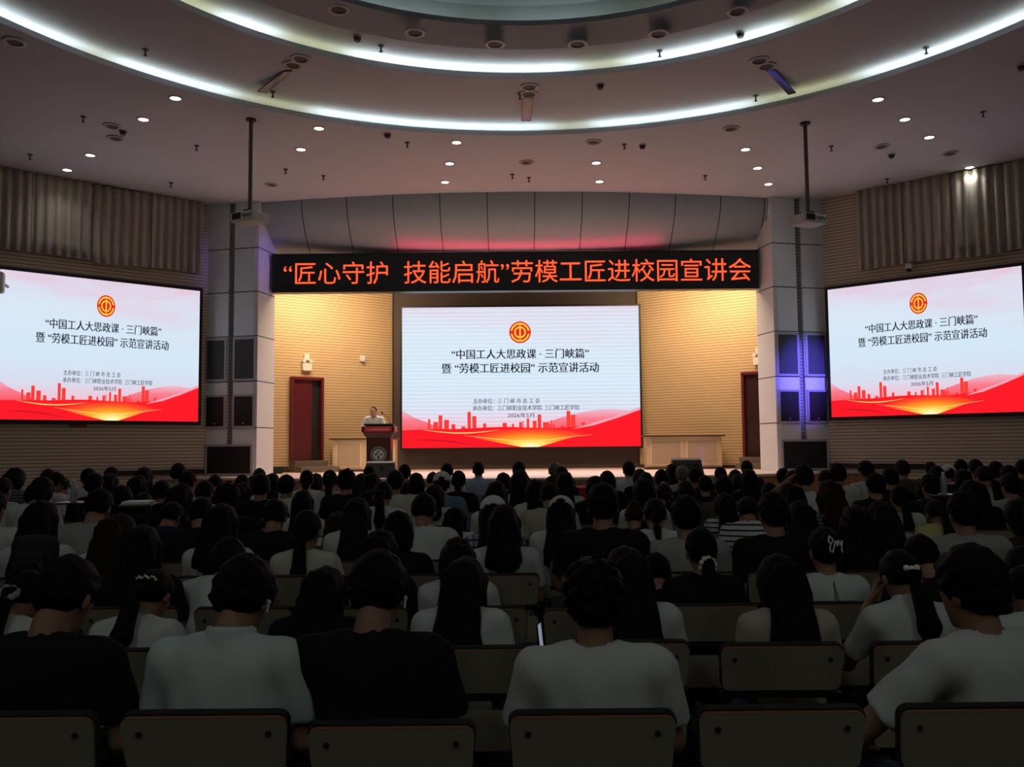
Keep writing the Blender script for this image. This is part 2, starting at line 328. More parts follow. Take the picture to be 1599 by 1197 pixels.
def screen_mat(name, lines, gain):
    M = bpy.data.materials.new(name); M.use_nodes = True; nt = M.node_tree; nt.nodes.clear(); N = nt.nodes.new; L = nt.links.new
    out = N('ShaderNodeOutputMaterial'); e = N('ShaderNodeEmission'); L(e.outputs[0], out.inputs[0]); e.inputs[1].default_value = gain
    uv = N('ShaderNodeUVMap'); uv.uv_map = 'screen'; sp = N('ShaderNodeSeparateXYZ'); L(uv.outputs[0], sp.inputs[0])
    r = N('ShaderNodeValToRGB'); L(sp.outputs[1], r.inputs[0]); el = r.color_ramp.elements
    el[0].position = 0.12; el[0].color = lin(246, 190, 205); el[1].position = 1.0; el[1].color = lin(220, 226, 242)
    for p, c in ((0.26, lin(216, 222, 240)), (0.45, lin(212, 232, 248)), (0.75, lin(216, 232, 247))):
        q = el.new(p); q.color = c
    n = N('ShaderNodeTexNoise'); n.inputs['Scale'].default_value = 2.2; n.inputs['Detail'].default_value = 4
    mp = N('ShaderNodeMapping'); mp.inputs['Scale'].default_value = (1, 3.2, 1); mp.inputs['Rotation'].default_value = (0, 0, 0.12); L(uv.outputs[0], mp.inputs[0]); L(mp.outputs[0], n.inputs['Vector'])
    # pink clouds at the top right
    def m_(op, a, b=0.0):
        q = N('ShaderNodeMath'); q.operation = op
        for i, v in enumerate((a, b)):
            if isinstance(v, (int, float)): q.inputs[i].default_value = v
            else: L(v, q.inputs[i])
        return q.outputs[0]
    rr = N('ShaderNodeMapRange'); rr.inputs[1].default_value = 0.42; rr.inputs[2].default_value = 0.72; L(n.outputs[0], rr.inputs[0])
    vv = N('ShaderNodeMapRange'); vv.inputs[1].default_value = 0.55; vv.inputs[2].default_value = 1.0; L(m_('MULTIPLY_ADD', sp.outputs[0], 0.35), vv.inputs[0])
    top = N('ShaderNodeMapRange'); top.inputs[1].default_value = 0.80; top.inputs[2].default_value = 1.25; L(m_('ADD', sp.outputs[1], m_('MULTIPLY', sp.outputs[0], 0.28)), top.inputs[0])
    mk = m_('MULTIPLY', m_('ADD', m_('MULTIPLY', rr.outputs[0], 0.8), 0.2), m_('MULTIPLY', top.outputs[0], 0.45 if lines else 0.9))
    mx = N('ShaderNodeMix'); mx.data_type = 'RGBA'; L(mk, mx.inputs[0]); L(r.outputs[0], mx.inputs[6]); mx.inputs[7].default_value = lin(240, 165, 190)
    col = mx.outputs[2]
    if lines:
        fr = m_('FRACT', m_('MULTIPLY', sp.outputs[1], 36.0)); lk = m_('MULTIPLY', m_('LESS_THAN', fr, 0.16), 0.8)
        m2 = N('ShaderNodeMix'); m2.data_type = 'RGBA'; L(lk, m2.inputs[0]); L(col, m2.inputs[6]); m2.inputs[7].default_value = lin(240, 250, 255); col = m2.outputs[2]
    L(col, e.inputs[0]); return M
def glow_mat(name):
    """the red lower part of the slide with its golden flare"""
    if name in MATS: return MATS[name]
    M = bpy.data.materials.new(name); M.use_nodes = True; MATS[name] = M; nt = M.node_tree; nt.nodes.clear(); N = nt.nodes.new; L = nt.links.new
    out = N('ShaderNodeOutputMaterial'); e = N('ShaderNodeEmission'); L(e.outputs[0], out.inputs[0])
    uv = N('ShaderNodeUVMap'); uv.uv_map = 'screen'; mp = N('ShaderNodeMapping'); L(uv.outputs[0], mp.inputs[0])
    mp.inputs['Location'].default_value = (-0.54/0.30, -0.012/0.125, 0); mp.inputs['Scale'].default_value = (1/0.30, 1/0.125, 1)
    ln = N('ShaderNodeVectorMath'); ln.operation = 'LENGTH'; L(mp.outputs[0], ln.inputs[0])
    r = N('ShaderNodeValToRGB'); L(ln.outputs['Value'], r.inputs[0]); el = r.color_ramp.elements
    el[0].position = 0.0; el[0].color = lin(255, 252, 225); el[1].position = 1.0; el[1].color = lin(254, 30, 40)
    for p, c in ((0.16, lin(255, 235, 120)), (0.42, lin(255, 170, 40)), (0.75, lin(255, 90, 40))):
        q = el.new(p); q.color = c
    L(r.outputs[0], e.inputs[0]); return M
def hill_mat():
    if 'slide_hill' in MATS: return MATS['slide_hill']
    M = emis('slide_hill', (1, 1, 1, 1)); nt = M.node_tree; e = next(n for n in nt.nodes if n.type == 'EMISSION')
    uv = nt.nodes.new('ShaderNodeUVMap'); uv.uv_map = 'screen'; sp = nt.nodes.new('ShaderNodeSeparateXYZ'); nt.links.new(uv.outputs[0], sp.inputs[0])
    r = nt.nodes.new('ShaderNodeValToRGB'); nt.links.new(sp.outputs[1], r.inputs[0]); el = r.color_ramp.elements
    el[0].position = 0.13; el[0].color = lin(252, 96, 104); el[1].position = 0.275; el[1].color = lin(238, 196, 212); q = el.new(0.2); q.color = lin(248, 128, 146)
    nt.links.new(r.outputs[0], e.inputs[0]); return M
E_red = emis('slide_red', lin(254, 28, 40)); E_sky = emis('slide_skyline', lin(250, 62, 58)); E_pink = emis('slide_pink', lin(248, 120, 140)); E_swoosh = emis('slide_swoosh', lin(250, 168, 186))
E_ink = emis('slide_ink', lin(30, 36, 52)); E_gold = emis('slide_gold', lin(255, 208, 70)); E_pale = emis('slide_flare', lin(255, 226, 120)); E_dred = emis('slide_dark_red', lin(205, 22, 40))
SK = [(200,215,718),(235,265,735),(268,292,693),(303,335,722),(350,375,750),(413,440,765),(453,475,672),(483,510,700),(553,573,747),(677,705,745),(737,750,750),(783,803,740),(806,812,733),(832,848,718),(870,895,733),(902,925,693),(935,970,742),(972,985,752),(988,994,728),(1000,1010,755),(1050,1070,765),(1087,1112,672),(1115,1143,697),(1185,1205,745)]
def screen(origin, ux, w, h, label, lines, gain, deep=0.12, border=0.08):
    """a wall screen: ORIGIN is the lower left corner of the picture, UX the unit vector along its lower edge"""
    e = empty('led_screen', origin, 0, label, 'screen', 'LED screens showing the same slide'); ang = math.atan2(ux.y, ux.x); e.rotation_euler = (0, 0, ang)
    MB().box((w/2, deep/2+0.012, h/2), (w+2*border, deep, h+2*border), bev=0.01).build('screen_housing', M_black, e)
    q = lambda u, v, d=0.0: (u*w, -d, v*h)
    def patch(name, polys, M, d, par):
        bm = bmesh.new(); ul = bm.loops.layers.uv.new('screen')
        for pl in polys:
            f = bm.faces.new([bm.verts.new(q(u, v, d)) for u, v in pl])
            for lp, (u, v) in zip(f.loops, pl): lp[ul].uv = (u, v)
        bmesh.ops.triangulate(bm, faces=[f for f in bm.faces if len(f.verts) > 4])
        me = bpy.data.meshes.new(name); bm.to_mesh(me); bm.free(); me.materials.append(M)
        o = bpy.data.objects.new(name, me); COL.objects.link(o); o.parent = par; return o
    X = lambda x: (x-35)/1525; Yv = lambda y: 1-y/900
    disp = patch('display', [[(0, 0), (1, 0), (1, 1), (0, 1)]], screen_mat('slide_sky', lines, gain), 0.0, e)
    up = [(X(950+k*30.5), Yv(745-83*math.sin(min(1, k/14)*PI/2)+max(0, k-14)*3.0)) for k in range(21)]
    patch('pink_hill', [[(X(950), Yv(790))]+[(0.999, Yv(800))]+up[::-1]], hill_mat(), 0.003, disp)
    patch('pink_hill', [[(0.0, Yv(790)), (X(330), Yv(790)), (X(190), Yv(738)), (X(110), Yv(705)), (0.0, Yv(660))]], hill_mat(), 0.003, disp)
    patch('skyline_pattern', [[(X(a), Yv(790)), (X(b), Yv(790)), (X(b), Yv(t)), (X(a), Yv(t))] for a, b, t in SK], E_sky, 0.004, disp)
    rid = [(0, 788), (100, 784), (250, 790), (400, 780), (560, 772), (700, 770), (850, 775), (1000, 780), (1130, 786), (1250, 768), (1400, 722), (1560, 668)]
    patch('red_field', [[(0.0, 0.0), (1.0, 0.0)]+[(max(0, min(1, X(x))), Yv(y)) for x, y in rid[::-1]]], glow_mat('slide_glow'), 0.005, disp)
    patch('swoosh', [[(X(1120), Yv(788)), (X(1255), Yv(766)), (X(1402), Yv(722)), (1.0, Yv(668)), (1.0, Yv(650)), (X(1400), Yv(708)), (X(1250), Yv(752))]], E_swoosh, 0.006, disp)
    arc = lambda x0, x1, yf, t: [(X(x0+(x1-x0)*k/16), Yv(yf(k/16))) for k in range(17)]+[(X(x0+(x1-x0)*k/16), Yv(yf(k/16)+t*math.sin(PI*k/16)+0.5)) for k in range(16, -1, -1)]
    patch('flare', [arc(430, 1255, lambda t: 822+44*math.sin(PI*min(1, t*1.15)*0.62)-74*max(0, t-0.45), 5), arc(165, 660, lambda t: 784+18*math.sin(PI*t)+4*t, 6)], E_pale, 0.0065, disp)
    patch('dark_streak', [arc(90, 520, lambda t: 848-6*math.sin(PI*t)+40*t*t, 9)], E_dred, 0.0062, disp)
    patch('red_field', [[(0.0, 0.0), (0.505+0.0, 0.0), (0.44, 0.014), (0.36, 0.045), (0.27, 0.085), (0.16, 0.115), (0.0, 0.125)], [(0.57, 0.0), (1.0, 0.0), (1.0, 0.235), (0.87, 0.165), (0.77, 0.095), (0.68, 0.045), (0.62, 0.015)]], E_red, 0.0055, disp)
    # emblem: red disc, golden double ring and centre stroke
    em = MB(); cu, cv, r = 0.498, 0.817, 0.0459
    def ring(r0, r1, a0, a1, d):
        n = 40; pts = []
        em.grid([[q(cu+rr*r*math.cos(a0+(a1-a0)*k/n), cv+rr*r*w_h*math.sin(a0+(a1-a0)*k/n), d) for k in range(n+1)] for rr in (r0, r1)])
    w_h = 6.5/3.82
    em.mi = 0; ring(0.0001, 1.0, 0, 2*PI, 0.008)
    em.mi = 1
    g = 0.16
    ring(0.72, 0.87, g, PI-g, 0.010); ring(0.72, 0.87, PI+g, 2*PI-g, 0.010); ring(0.40, 0.54, 0, 2*PI, 0.010)
    em.poly([q(cu-0.07*r, cv-0.72*r*w_h, 0.0105), q(cu+0.07*r, cv-0.72*r*w_h, 0.0105), q(cu+0.07*r, cv+0.72*r*w_h, 0.0105), q(cu-0.07*r, cv+0.72*r*w_h, 0.0105)])
    em.mi = 0; ring(0.55, 0.62, 0.0, 2*PI, 0.011)
    em.build('emblem', [emis('emblem_red', lin(226, 42, 30)), E_gold], disp, recalc=False)
    for s, u, v, wd, ht, al in (('“中国工人大思政课 · 三门峡篇”', 0.498, 0.663, 0.58, 0.070, 'CENTER'), ('暨 “劳模工匠进校园” 示范宣讲活动', 0.498, 0.563, 0.662, 0.072, 'CENTER'),
                               ('主办单位：三 门 峡 市 总 工 会', 0.298, 0.328, 0.281, 0.036, 'LEFT'), ('承办单位：三门峡职业技术学院  三门峡工匠学院', 0.296, 0.278, 0.448, 0.037, 'LEFT'), ('2026年5月', 0.499, 0.226, 0.112, 0.033, 'CENTER')):
        t = text_mesh('caption_lettering', s, E_ink, ht*h, wd*w, disp, al, bold=0.022 if ht > 0.05 else 0.008); t.rotation_euler = (PI/2, 0, 0); t.location = q(u, v, 0.009)
    return e
a = PY(628, 699.5, 25.2); b = PY(1001, 697.5, 25.2); c = PY(628, 480.5, 25.2)
screen(Vector((a.x, 25.2, a.z)), Vector((1, 0, 0)), b.x-a.x, c.z-a.z, 'large central LED screen at the back of the stage showing a slide', True, LP['screen'], border=0.06)
for s in (-1, 1):
    A, B = wall_pts(s); A = A.copy(); n = Vector((-s*UD.y, -UD.x, 0)); pt = A+n*0.14
    if s < 0: p0, p1, p2 = PP(-7, 654, pt, n), PP(309, 658, pt, n), PP(309, 454, pt, n)
    else: p0, p1, p2 = PP(1299, 651, pt, n), PP(1606, 642.5, pt, n), PP(1296, 452, pt, n)
    hgt = p2.z-(p1.z if s < 0 else p0.z); z = (p1.z if s < 0 else p0.z); ux = (p1-p0); ux.z = 0
    print('SIDE', s, p0, p1, hgt, ux.length)
    screen(Vector((p0.x, p0.y, z)), ux.normalized(), ux.length, hgt, f"{'left' if s < 0 else 'right'} wall LED screen showing the slide, beside the {'left' if s<0 else 'right'} loudspeaker column", False, LP['screen_side'])

# LED banner across the stage opening
BY, BZ0, BZ1, BH = 21.12, 5.32, 6.25, 5.80
e = empty('led_banner', (X0, BY, (BZ0+BZ1)/2), 0, 'long black LED banner with red running text above the stage', 'banner')
MB().box((0, 0.14, 0), (BH*2, 0.26, BZ1-BZ0), bev=0.01).build('banner_housing', mat('led_black', (0.006, 0.006, 0.007, 1), 0.35), e)
mb = MB(); mb.box((0, 0.0, -(BZ1-BZ0)/2+0.012), (BH*2, 0.03, 0.024)); mb.box((0, 0.0, (BZ1-BZ0)/2-0.012), (BH*2, 0.03, 0.024)); mb.build('banner_rim', M_dark, e)
t = text_mesh('banner_lettering', '“匠心守护  技能启航”劳模工匠进校园宣讲会', emis('led_red', (1.0, 0.085, 0.025, 1), LP['banner']), 0.55, (1181-443)/1400*21.12, e); t.rotation_euler = (PI/2, 0, 0); t.location = (0.05, -0.008, -0.005)

# loudspeakers set into the two columns
M_grille = mat('grille_cloth', (0.05, 0.052, 0.056, 1), 0.7, noise=0.2, scale=200); M_grille_b = mat('black_grille', (0.006, 0.006, 0.008, 1), 0.6); M_frame = mat('grille_frame', (0.40, 0.40, 0.42, 1), 0.5)
for s, nm in ((-1, 'left'), (1, 'right')):
    a = Vector((X0+s*HI, 20.60, 0)); b = Vector((X0+s*HO, 20.92, 0)); u = (b-a); L_ = u.length; u = u.normalized(); n = Vector((u.y*s, -abs(u.x), 0))
    ang = math.atan2(u.y, u.x) if s > 0 else math.atan2(-u.y, -u.x)
    for t0, t1, z0, z1, gm, lab in ((0.06, 0.42, 3.24, 4.15, M_grille, 'tall grey speaker grille, stage side'), (0.62, 0.96, 3.24, 4.15, M_grille, 'tall grey speaker grille, wall side'),
                               (0.07, 0.42, 2.15, 2.83, M_grille_b, 'small black speaker grille, stage side'), (0.62, 0.96, 2.15, 2.83, M_grille_b, 'small black speaker grille, wall side'), (0.10, 0.93, 1.06, 1.68, M_grille_b, 'wide black subwoofer grille at the foot')):
        c = a+u*(L_*(t0+t1)/2); wd = L_*(t1-t0)
        e = empty('loudspeaker', (c.x, c.y, (z0+z1)/2), ang, f'{lab} of the {nm} column', 'loudspeaker', 'loudspeakers built into the columns')
        h2 = (z1-z0)
        MB().box((0, -0.012, 0), (wd, 0.03, h2), bev=0.006).build('grille', gm, e)
        mb = MB()
        for k in (-1, 1): mb.box((k*(wd/2+0.025), -0.016, 0), (0.05, 0.04, h2+0.1)); mb.box((0, -0.016, k*(h2/2+0.025)), (wd, 0.04, 0.05))
        mb.build('grille_frame', M_frame, e)
        if gm is M_grille_b and t1-t0 < 0.5: MB().box((0, -0.03, -h2/2+0.06), (0.025, 0.006, 0.03)).build('badge', M_white, e)

# stage doors with frames, steps and emergency lamps
M_red = mat('red_door', (0.10, 0.008, 0.014, 1), 0.35, noise=0.05); M_redf = mat('red_door_frame', (0.13, 0.012, 0.018, 1), 0.35); M_step = mat('step_carpet', (0.16, 0.12, 0.09, 1), 0.9, noise=0.1)
for s, nm, pxa, pxb in ((-1, 'left', 452, 502), (1, 'right', 1162, 1196)):
    i_ = Vector((X0+s*3.5, 25.4, 0)); o_ = Vector((X0+s*8.6, 21.55, 0)); d = (o_-i_).normalized(); n = Vector((d.y*s, -abs(d.x), 0))
    if n.y > 0: n = -n
    pa = PP(pxa, 650, i_, n); pb = PP(pxb, 650, i_, n)
    if s > 0: pb = pa+d*(PP(502, 650, Vector((X0-3.5, 25.4, 0)), Vector((-n.x, n.y, 0)))-PP(452, 650, Vector((X0-3.5, 25.4, 0)), Vector((-n.x, n.y, 0)))).length
    ctr = (pa+pb)/2; W = Vector((pb.x-pa.x, pb.y-pa.y, 0)).length; ang = math.atan2(d.y, d.x) if s > 0 else math.atan2(-d.y, -d.x)
    e = empty('door_1' if s < 0 else 'door_2', (ctr.x, ctr.y, SZ+0.30), ang); tag(e, f'dark red stage door standing half open on the {nm}', 'door', kind='structure')
    Hd = 2.2
    mb = MB()
    for k in (-1, 1): mb.box((k*(W/2-0.03), -0.07, Hd/2), (0.07, 0.14, Hd))
    mb.box((0, -0.07, Hd-0.03), (W, 0.14, 0.07)); mb.build('door_frame', M_redf, e)
    mb = MB(); mb.box((-0.13 if s < 0 else 0.0, -0.045, Hd/2-0.03), (W-0.36 if s < 0 else W-0.1, 0.04, Hd-0.08))
    for zz in (0.98, 1.12, 1.22): mb.box((-0.13 if s < 0 else 0, -0.066, zz), (W-0.4, 0.004, 0.008))
    mb.build('door_leaf', M_red if s < 0 else mat('dark_red_door', (0.03, 0.005, 0.006, 1), 0.4), e)
    MB().box((0, -0.012, Hd/2-0.03), (W-0.1, 0.02, Hd-0.06)).build('door_gap', M_black, e)
    stp = empty('door_steps', (ctr.x, ctr.y, SZ), ang, f'grey brown two step stair at the foot of the {nm} stage door', 'steps')
    MB().box((0, -0.22, 0.15), (W, 0.38, 0.30), bev=0.008).build('upper_step', M_step, stp); MB().box((0.12, -0.55, 0.075), (W*1.2, 0.32, 0.15), bev=0.008).build('lower_step', M_step, stp)
    le = empty('emergency_light', (ctr.x, ctr.y, SZ+0.30+Hd+0.28), ang, f'white twin head emergency lamp above the {nm} stage door', 'emergency light')
    MB().box((0, -0.05, 0), (0.26, 0.1, 0.2), bev=0.01).build('lamp_body', M_white, le)
    for k in (-1, 1):
        mb = MB(); mb.cyl((k*0.07, -0.05, 0.1), (k*0.08, -0.06, 0.15), 0.012); mb.cyl((k*0.085, -0.02, 0.17), (k*0.095, -0.12, 0.155), 0.035, 0.05); mb.build('lamp_head', M_white, le)
    MB().box((0, -0.03, 0.27), (0.14, 0.06, 0.16), bev=0.008).build('socket', M_white, le)
p = PP(564.5, 559.5, Vector((X0-3.5, 25.4, 0)), Vector((0.6025, -0.798, 0)))
e = empty('wall_speaker', (p.x, p.y, p.z), math.atan2(0.6025*1.0, 0.798), 'small white box on the stage wall above the lectern', 'wall box')
MB().box((0, -0.05, 0), (0.13, 0.1, 0.17), bev=0.012).build('casing', M_white, e); MB().box((0, -0.102, 0), (0.1, 0.004, 0.14)).build('front_plate', mat('warm_white', (0.7, 0.68, 0.62, 1), 0.5), e)

# low wooden consoles on both sides of the central screen
M_cons = mat('pale_wood', (0.60, 0.45, 0.27, 1), 0.5, noise=0.06, scale=5); M_inset = mat('pale_inset', (0.42, 0.31, 0.21, 1), 0.6, noise=0.06, scale=5); M_edge = mat('dark_walnut', (0.06, 0.03, 0.018, 1), 0.4)
for s, nm, xa, xb, y0_, nb in ((-1, 'left', 519, 617, 729, 2), (1, 'right', 1010, 1128, 727, 2)):
    YC = 23.65 if s < 0 else 23.25; p0 = PY(xa, y0_, YC); p1 = PY(xb, y0_, YC); W = p1.x-p0.x; H = 0.86
    e = empty('console_cabinet', ((p0.x+p1.x)/2, YC, SZ), 0, f'pale wooden console cabinet with dark top, {nm} of the central screen', 'cabinet', 'console cabinets on the stage')
    MB().box((0, 0.24, H/2), (W, 0.48, H-0.02), bev=0.01).build('carcass', M_cons, e); MB().box((0, 0.22, H), (W+0.16, 0.58, 0.04), bev=0.006).build('top_board', M_edge, e); MB().box((0, 0.22, 0.03), (W+0.04, 0.5, 0.06)).build('plinth', M_edge, e)
    for k in range(nb):
        xc = (k-(nb-1)/2)*W/2.08; dw = W/2-0.22
        dd = MB().box((xc, -0.006, H/2+0.01), (dw+0.06, 0.02, H-0.2), bev=0.004).build('door', mat('door_rail', (0.72, 0.58, 0.40, 1), 0.5), e)
        MB().box((xc, -0.012, H/2+0.01), (dw, 0.02, H-0.26)).build('inset_panel', M_inset, dd)

# floor monitors
M_mon = mat('monitor_box', (0.035, 0.035, 0.038, 1), 0.6, noise=0.2, scale=120)
def monitor(x, y, W, H, label, rz=0.0):
    e = empty('stage_monitor', (x, y, SZ), rz, label, 'monitor speaker', 'wedge monitors on the stage')
    d = 0.42
    mb = MB(); pr = [(-d/2, 0), (d/2, 0), (d/2, H*0.55), (d*0.1, H), (-d*0.2, H*0.9)]
    b = mb.bm; A = [b.verts.new((-W/2, y_, z_)) for y_, z_ in pr]; B = [b.verts.new((W/2*1.0, y_, z_)) for y_, z_ in pr]
    tz = 0.86
    for v in A+B:
        if v.co.z > H*0.5: v.co.x *= tz
    b.faces.new(A); b.faces.new(B[::-1])
    for i in range(5): b.faces.new((A[i], B[i], B[(i+1) % 5], A[(i+1) % 5]))
    mb.build('cabinet_box', M_mon, e)
    MB().box((0.06*W, -d/2+0.04, H*0.62), (0.05, 0.05, 0.07)).build('handle', M_black, e)
p = PZ(592, 746, SZ); monitor(p.x, p.y+0.25, 0.68, 0.34, 'black wedge monitor on the stage floor in front of the lectern')
p = PZ(1077, 744, SZ); monitor(p.x, p.y+0.35, 0.66, 0.36, 'black wedge monitor on the stage floor in front of the right console')

# lectern
p = PZ(593, 742, SZ); LX, LY = p.x, p.y
e = empty('lectern', (LX, LY, SZ), 0, 'dark red brown lectern with a red name strip and a round crest', 'lectern')
M_lec = mat('lectern_wood', (0.035, 0.012, 0.010, 1), 0.28, noise=0.2, scale=8)
MB().box((0, 0, 0.03), (0.72, 0.5, 0.06), bev=0.006).build('plinth', M_lec, e)
MB().box((0, 0, 0.47), (0.54, 0.40, 0.82), bev=0.008).build('body', M_lec, e)
mb = MB(); b = mb.bm
for (w0, d0, z0, w1, d1, z1) in ((0.54, 0.40, 0.84, 0.70, 0.54, 0.97),):
    A = [b.verts.new((sx*w0/2, sy*d0/2, z0)) for sx, sy in ((-1, -1), (1, -1), (1, 1), (-1, 1))]; B = [b.verts.new((sx*w1/2, sy*d1/2, z1)) for sx, sy in ((-1, -1), (1, -1), (1, 1), (-1, 1))]
    b.faces.new(A[::-1]); b.faces.new(B)
    for i in range(4): b.faces.new((A[i], A[(i+1) % 4], B[(i+1) % 4], B[i]))
mb.box((0, 0, 1.03), (0.73, 0.56, 0.13), bev=0.008); mb.build('head', M_lec, e)
MB().box((0, 0.03, 1.115), (0.66, 0.44, 0.03), Matrix.Rotation(math.radians(-8), 3, 'X'), 0.006).build('reading_board', M_lec, e)
ns = MB().box((0, -0.286, 1.03), (0.60, 0.012, 0.10)).build('name_strip', mat('strip_red', (0.42, 0.012, 0.03, 1), 0.4), e)
t = text_mesh('strip_lettering', '三门峡职业技术学院', mat('strip_silver', (0.5, 0.36, 0.36, 1), 0.4), 0.038, 0.48, ns); t.rotation_euler = (PI/2, 0, 0); t.location = (0, -0.294, 1.03)
cr = MB(); cz = 0.47
def disc(r0, r1, y, n=40): cr.grid([[(r*math.cos(2*PI*k/n), y, cz+r*math.sin(2*PI*k/n)) for k in range(n+1)] for r in (r0, r1)])
cr.mi = 0; disc(0.0005, 0.178, -0.203); cr.mi = 1; disc(0.165, 0.173, -0.2045); disc(0.0005, 0.112, -0.2045); disc(0.118, 0.122, -0.2045)
cr.mi = 0
for (dx, dz, r) in ((-0.02, 0.066, 0.018), (0.02, 0.066, 0.018), (-0.058, 0.0, 0.028), (0.058, 0.0, 0.028), (0.0, -0.045, 0.024), (0, -0.075, 0.028), (-0.02, 0.03, 0.02)):
    n = 16; cr.grid([[(dx+rr*math.cos(2*PI*k/n), -0.206, cz+dz+rr*math.sin(2*PI*k/n)) for k in range(n+1)] for rr in (0.0003, r)])
cr.mi = 2
for k in range(22):
    a_ = math.radians(-200+k*220/21); c_, s_ = math.cos(a_), math.sin(a_)
    cr.box((0.143*c_, -0.2055, cz+0.143*-s_ if False else cz+0.143*s_), (0.012, 0.002, 0.02), Matrix.Rotation(-(a_-PI/2), 3, 'Y'))
cr.build('crest', [mat('crest_green', (0.012, 0.05, 0.04, 1), 0.4), mat('crest_silver', (0.34, 0.36, 0.36, 1), 0.35), mat('crest_letters', (0.22, 0.26, 0.25, 1), 0.4)], e)
MBm = MB(); pts = [(0.22, 0.12, 1.12), (0.20, 0.05, 1.26), (0.14, 0.0, 1.34), (0.08, -0.02, 1.385)]
for a_, b_ in zip(pts, pts[1:]): MBm.cyl(a_, b_, 0.006, n=8)
MBm.cyl((0.08, -0.02, 1.385), (0.03, -0.03, 1.42), 0.016, n=10)
tag(MBm.build('gooseneck_microphone', M_black, loc=(LX, LY, SZ)), 'thin black gooseneck microphone standing on the lectern', 'microphone')
# cable heap by the left jamb
p = PZ(436, 738, SZ); mb = MB()
for k in range(5):
    for i in range(14):
        a0, a1 = 2*PI*i/14, 2*PI*(i+1)/14; r = 0.1+0.03*k
        mb.cyl((r*math.cos(a0)*1.6, r*math.sin(a0), 0.02+0.035*k), (r*math.cos(a1)*1.6, r*math.sin(a1), 0.02+0.035*k), 0.018, n=6)
tag(mb.build('cable_coil', M_black, loc=(p.x+0.1, p.y-0.75, SZ)), 'coil of black cable on the stage by the left jamb', 'cable')

# projectors hung from the ceiling
def projector(px, ptop, py, rz, label):
    T = PZ(px, ptop, CZ); B = PY(px, py, T.y); zc = B.z
    e = empty('ceiling_projector', (T.x, T.y, zc), 0, label, 'projector', 'projectors hung on ceiling poles')
    MB().cyl((0, 0, 0.16), (0, 0, CZ-zc), 0.035, n=14).build('pole', mat('pole_bronze', (0.10, 0.085, 0.06, 1), 0.4, metal=0.5), e)
    MB().cyl((0, 0, CZ-zc-0.03), (0, 0, CZ-zc), 0.09, n=20).build('ceiling_plate', M_dark, e)
    R = Matrix.Rotation(rz, 3, 'Z')
    mb = MB(); mb.box(R @ Vector((0, 0, 0.135)), (0.16, 0.16, 0.03), R); mb.box(R @ Vector((-0.05, 0, 0.11)), (0.3, 0.03, 0.03), R); mb.box(R @ Vector((0.1, 0.05, 0.105)), (0.03, 0.25, 0.03), R); mb.build('bracket', M_black, e)
    MB().box((0, 0, 0.0), (0.52, 0.40, 0.17), R, 0.015).build('casing', mat('projector_shell', (0.50, 0.48, 0.43, 1), 0.45), e)
    mb = MB(); mb.box(R @ Vector((-0.12, -0.203, 0.015)), (0.20, 0.008, 0.11), R); 
    for k in range(7): mb.box(R @ Vector((0.03+0.032*k, -0.203, 0.02-0.03*(k % 2))), (0.02, 0.01, 0.035), R)
    mb.build('rear_vent', M_black, e)
    mb = MB(); a_ = R @ Vector((0.1, 0.2, 0.0)); b_ = R @ Vector((0.1, 0.25, 0.0)); mb.cyl(a_, b_, 0.055, 0.06); mb.build('lens', M_black, e)
projector(392, 186, 341, math.radians(-28), 'cream projector on a long ceiling pole by the left loudspeaker column')
projector(1257, 192, 344, math.radians(24), 'cream projector on a long ceiling pole by the right loudspeaker column')

# curtains high on the hall walls
M_cur = mat('curtain_cloth', (0.44, 0.40, 0.345, 1), 0.9, noise=0.12, scale=4)
for s, nm, xa, xb in ((-1, 'left', -60, 318), (1, 'right', 1340, 1660)):
    A, B = wall_pts(s); n = Vector((-s*UD.y, -UD.x, 0)); pt = A+n*0.14
    q0 = PP(xa, 400, pt, n); q1 = PP(xb, 400, pt, n); L_ = (Vector((q1.x-q0.x, q1.y-q0.y, 0))).length; d = Vector((q1.x-q0.x, q1.y-q0.y, 0)).normalized()
    zb = PP(316 if s < 0 else 1345, 428 if s < 0 else 422, pt, n).z
    # the drawn curtain is several panels, each one a thing
    np_ = 4; pl = lambda a_: math.copysign(abs(math.sin(a_))**0.6, math.sin(a_))+0.25*math.sin(a_*0.37)
    for k in range(np_):
        rows = []; NN = 150
        for zi in range(7):
            zt = zi/6; z = zb+0.02*math.sin(k*2.1)+(CZ-zb)*zt; row = []
            for i in range(NN+1):
                t = (k+0.006+0.988*i/NN)/np_; sd = t*L_; ph = sd*2*PI/0.19
                amp = 0.055*(0.8+0.2*math.sin(sd*3.1))*(1-0.35*zt)
                row.append(q0.x*0+q0.x+d.x*sd+n.x*(amp*math.sin(ph+0.7*math.sin(sd*1.3))), ) if False else row.append((q0.x+d.x*sd+n.x*amp*pl(ph+0.9*math.sin(sd*1.3)), q0.y+d.y*sd+n.y*amp*pl(ph+0.9*math.sin(sd*1.3)), z+0.02*math.sin(sd*1.9)))
            rows.append(row)
        mb = MB().grid(rows); o = mb.build('curtain', M_cur, smooth=True); o.modifiers.new('thickness', 'SOLIDIFY').thickness = 0.008
        order = ('first', 'second', 'third', 'fourth')[np_-1-k if s < 0 else k]
        tag(o, f'grey brown pleated curtain above the {nm} wall screen, {order} panel from the stage', 'curtain', f'curtains above the {nm} wall screen')
A, B = wall_pts(1); n = Vector((-UD.y, -UD.x, 0)); p = PP(1419, 418, A+n*0.14, n)
e = empty('dome_camera', p, math.atan2(UD.y*-1, UD.x), 'small white camera under the right curtain hem', 'camera')
MB().cyl((0, 0, -0.02), (0, 0, 0.09), 0.07, 0.07).build('camera_housing', M_white, e); MB().ball((0, 0, -0.04), 0.06).build('camera_eye', M_black, e)
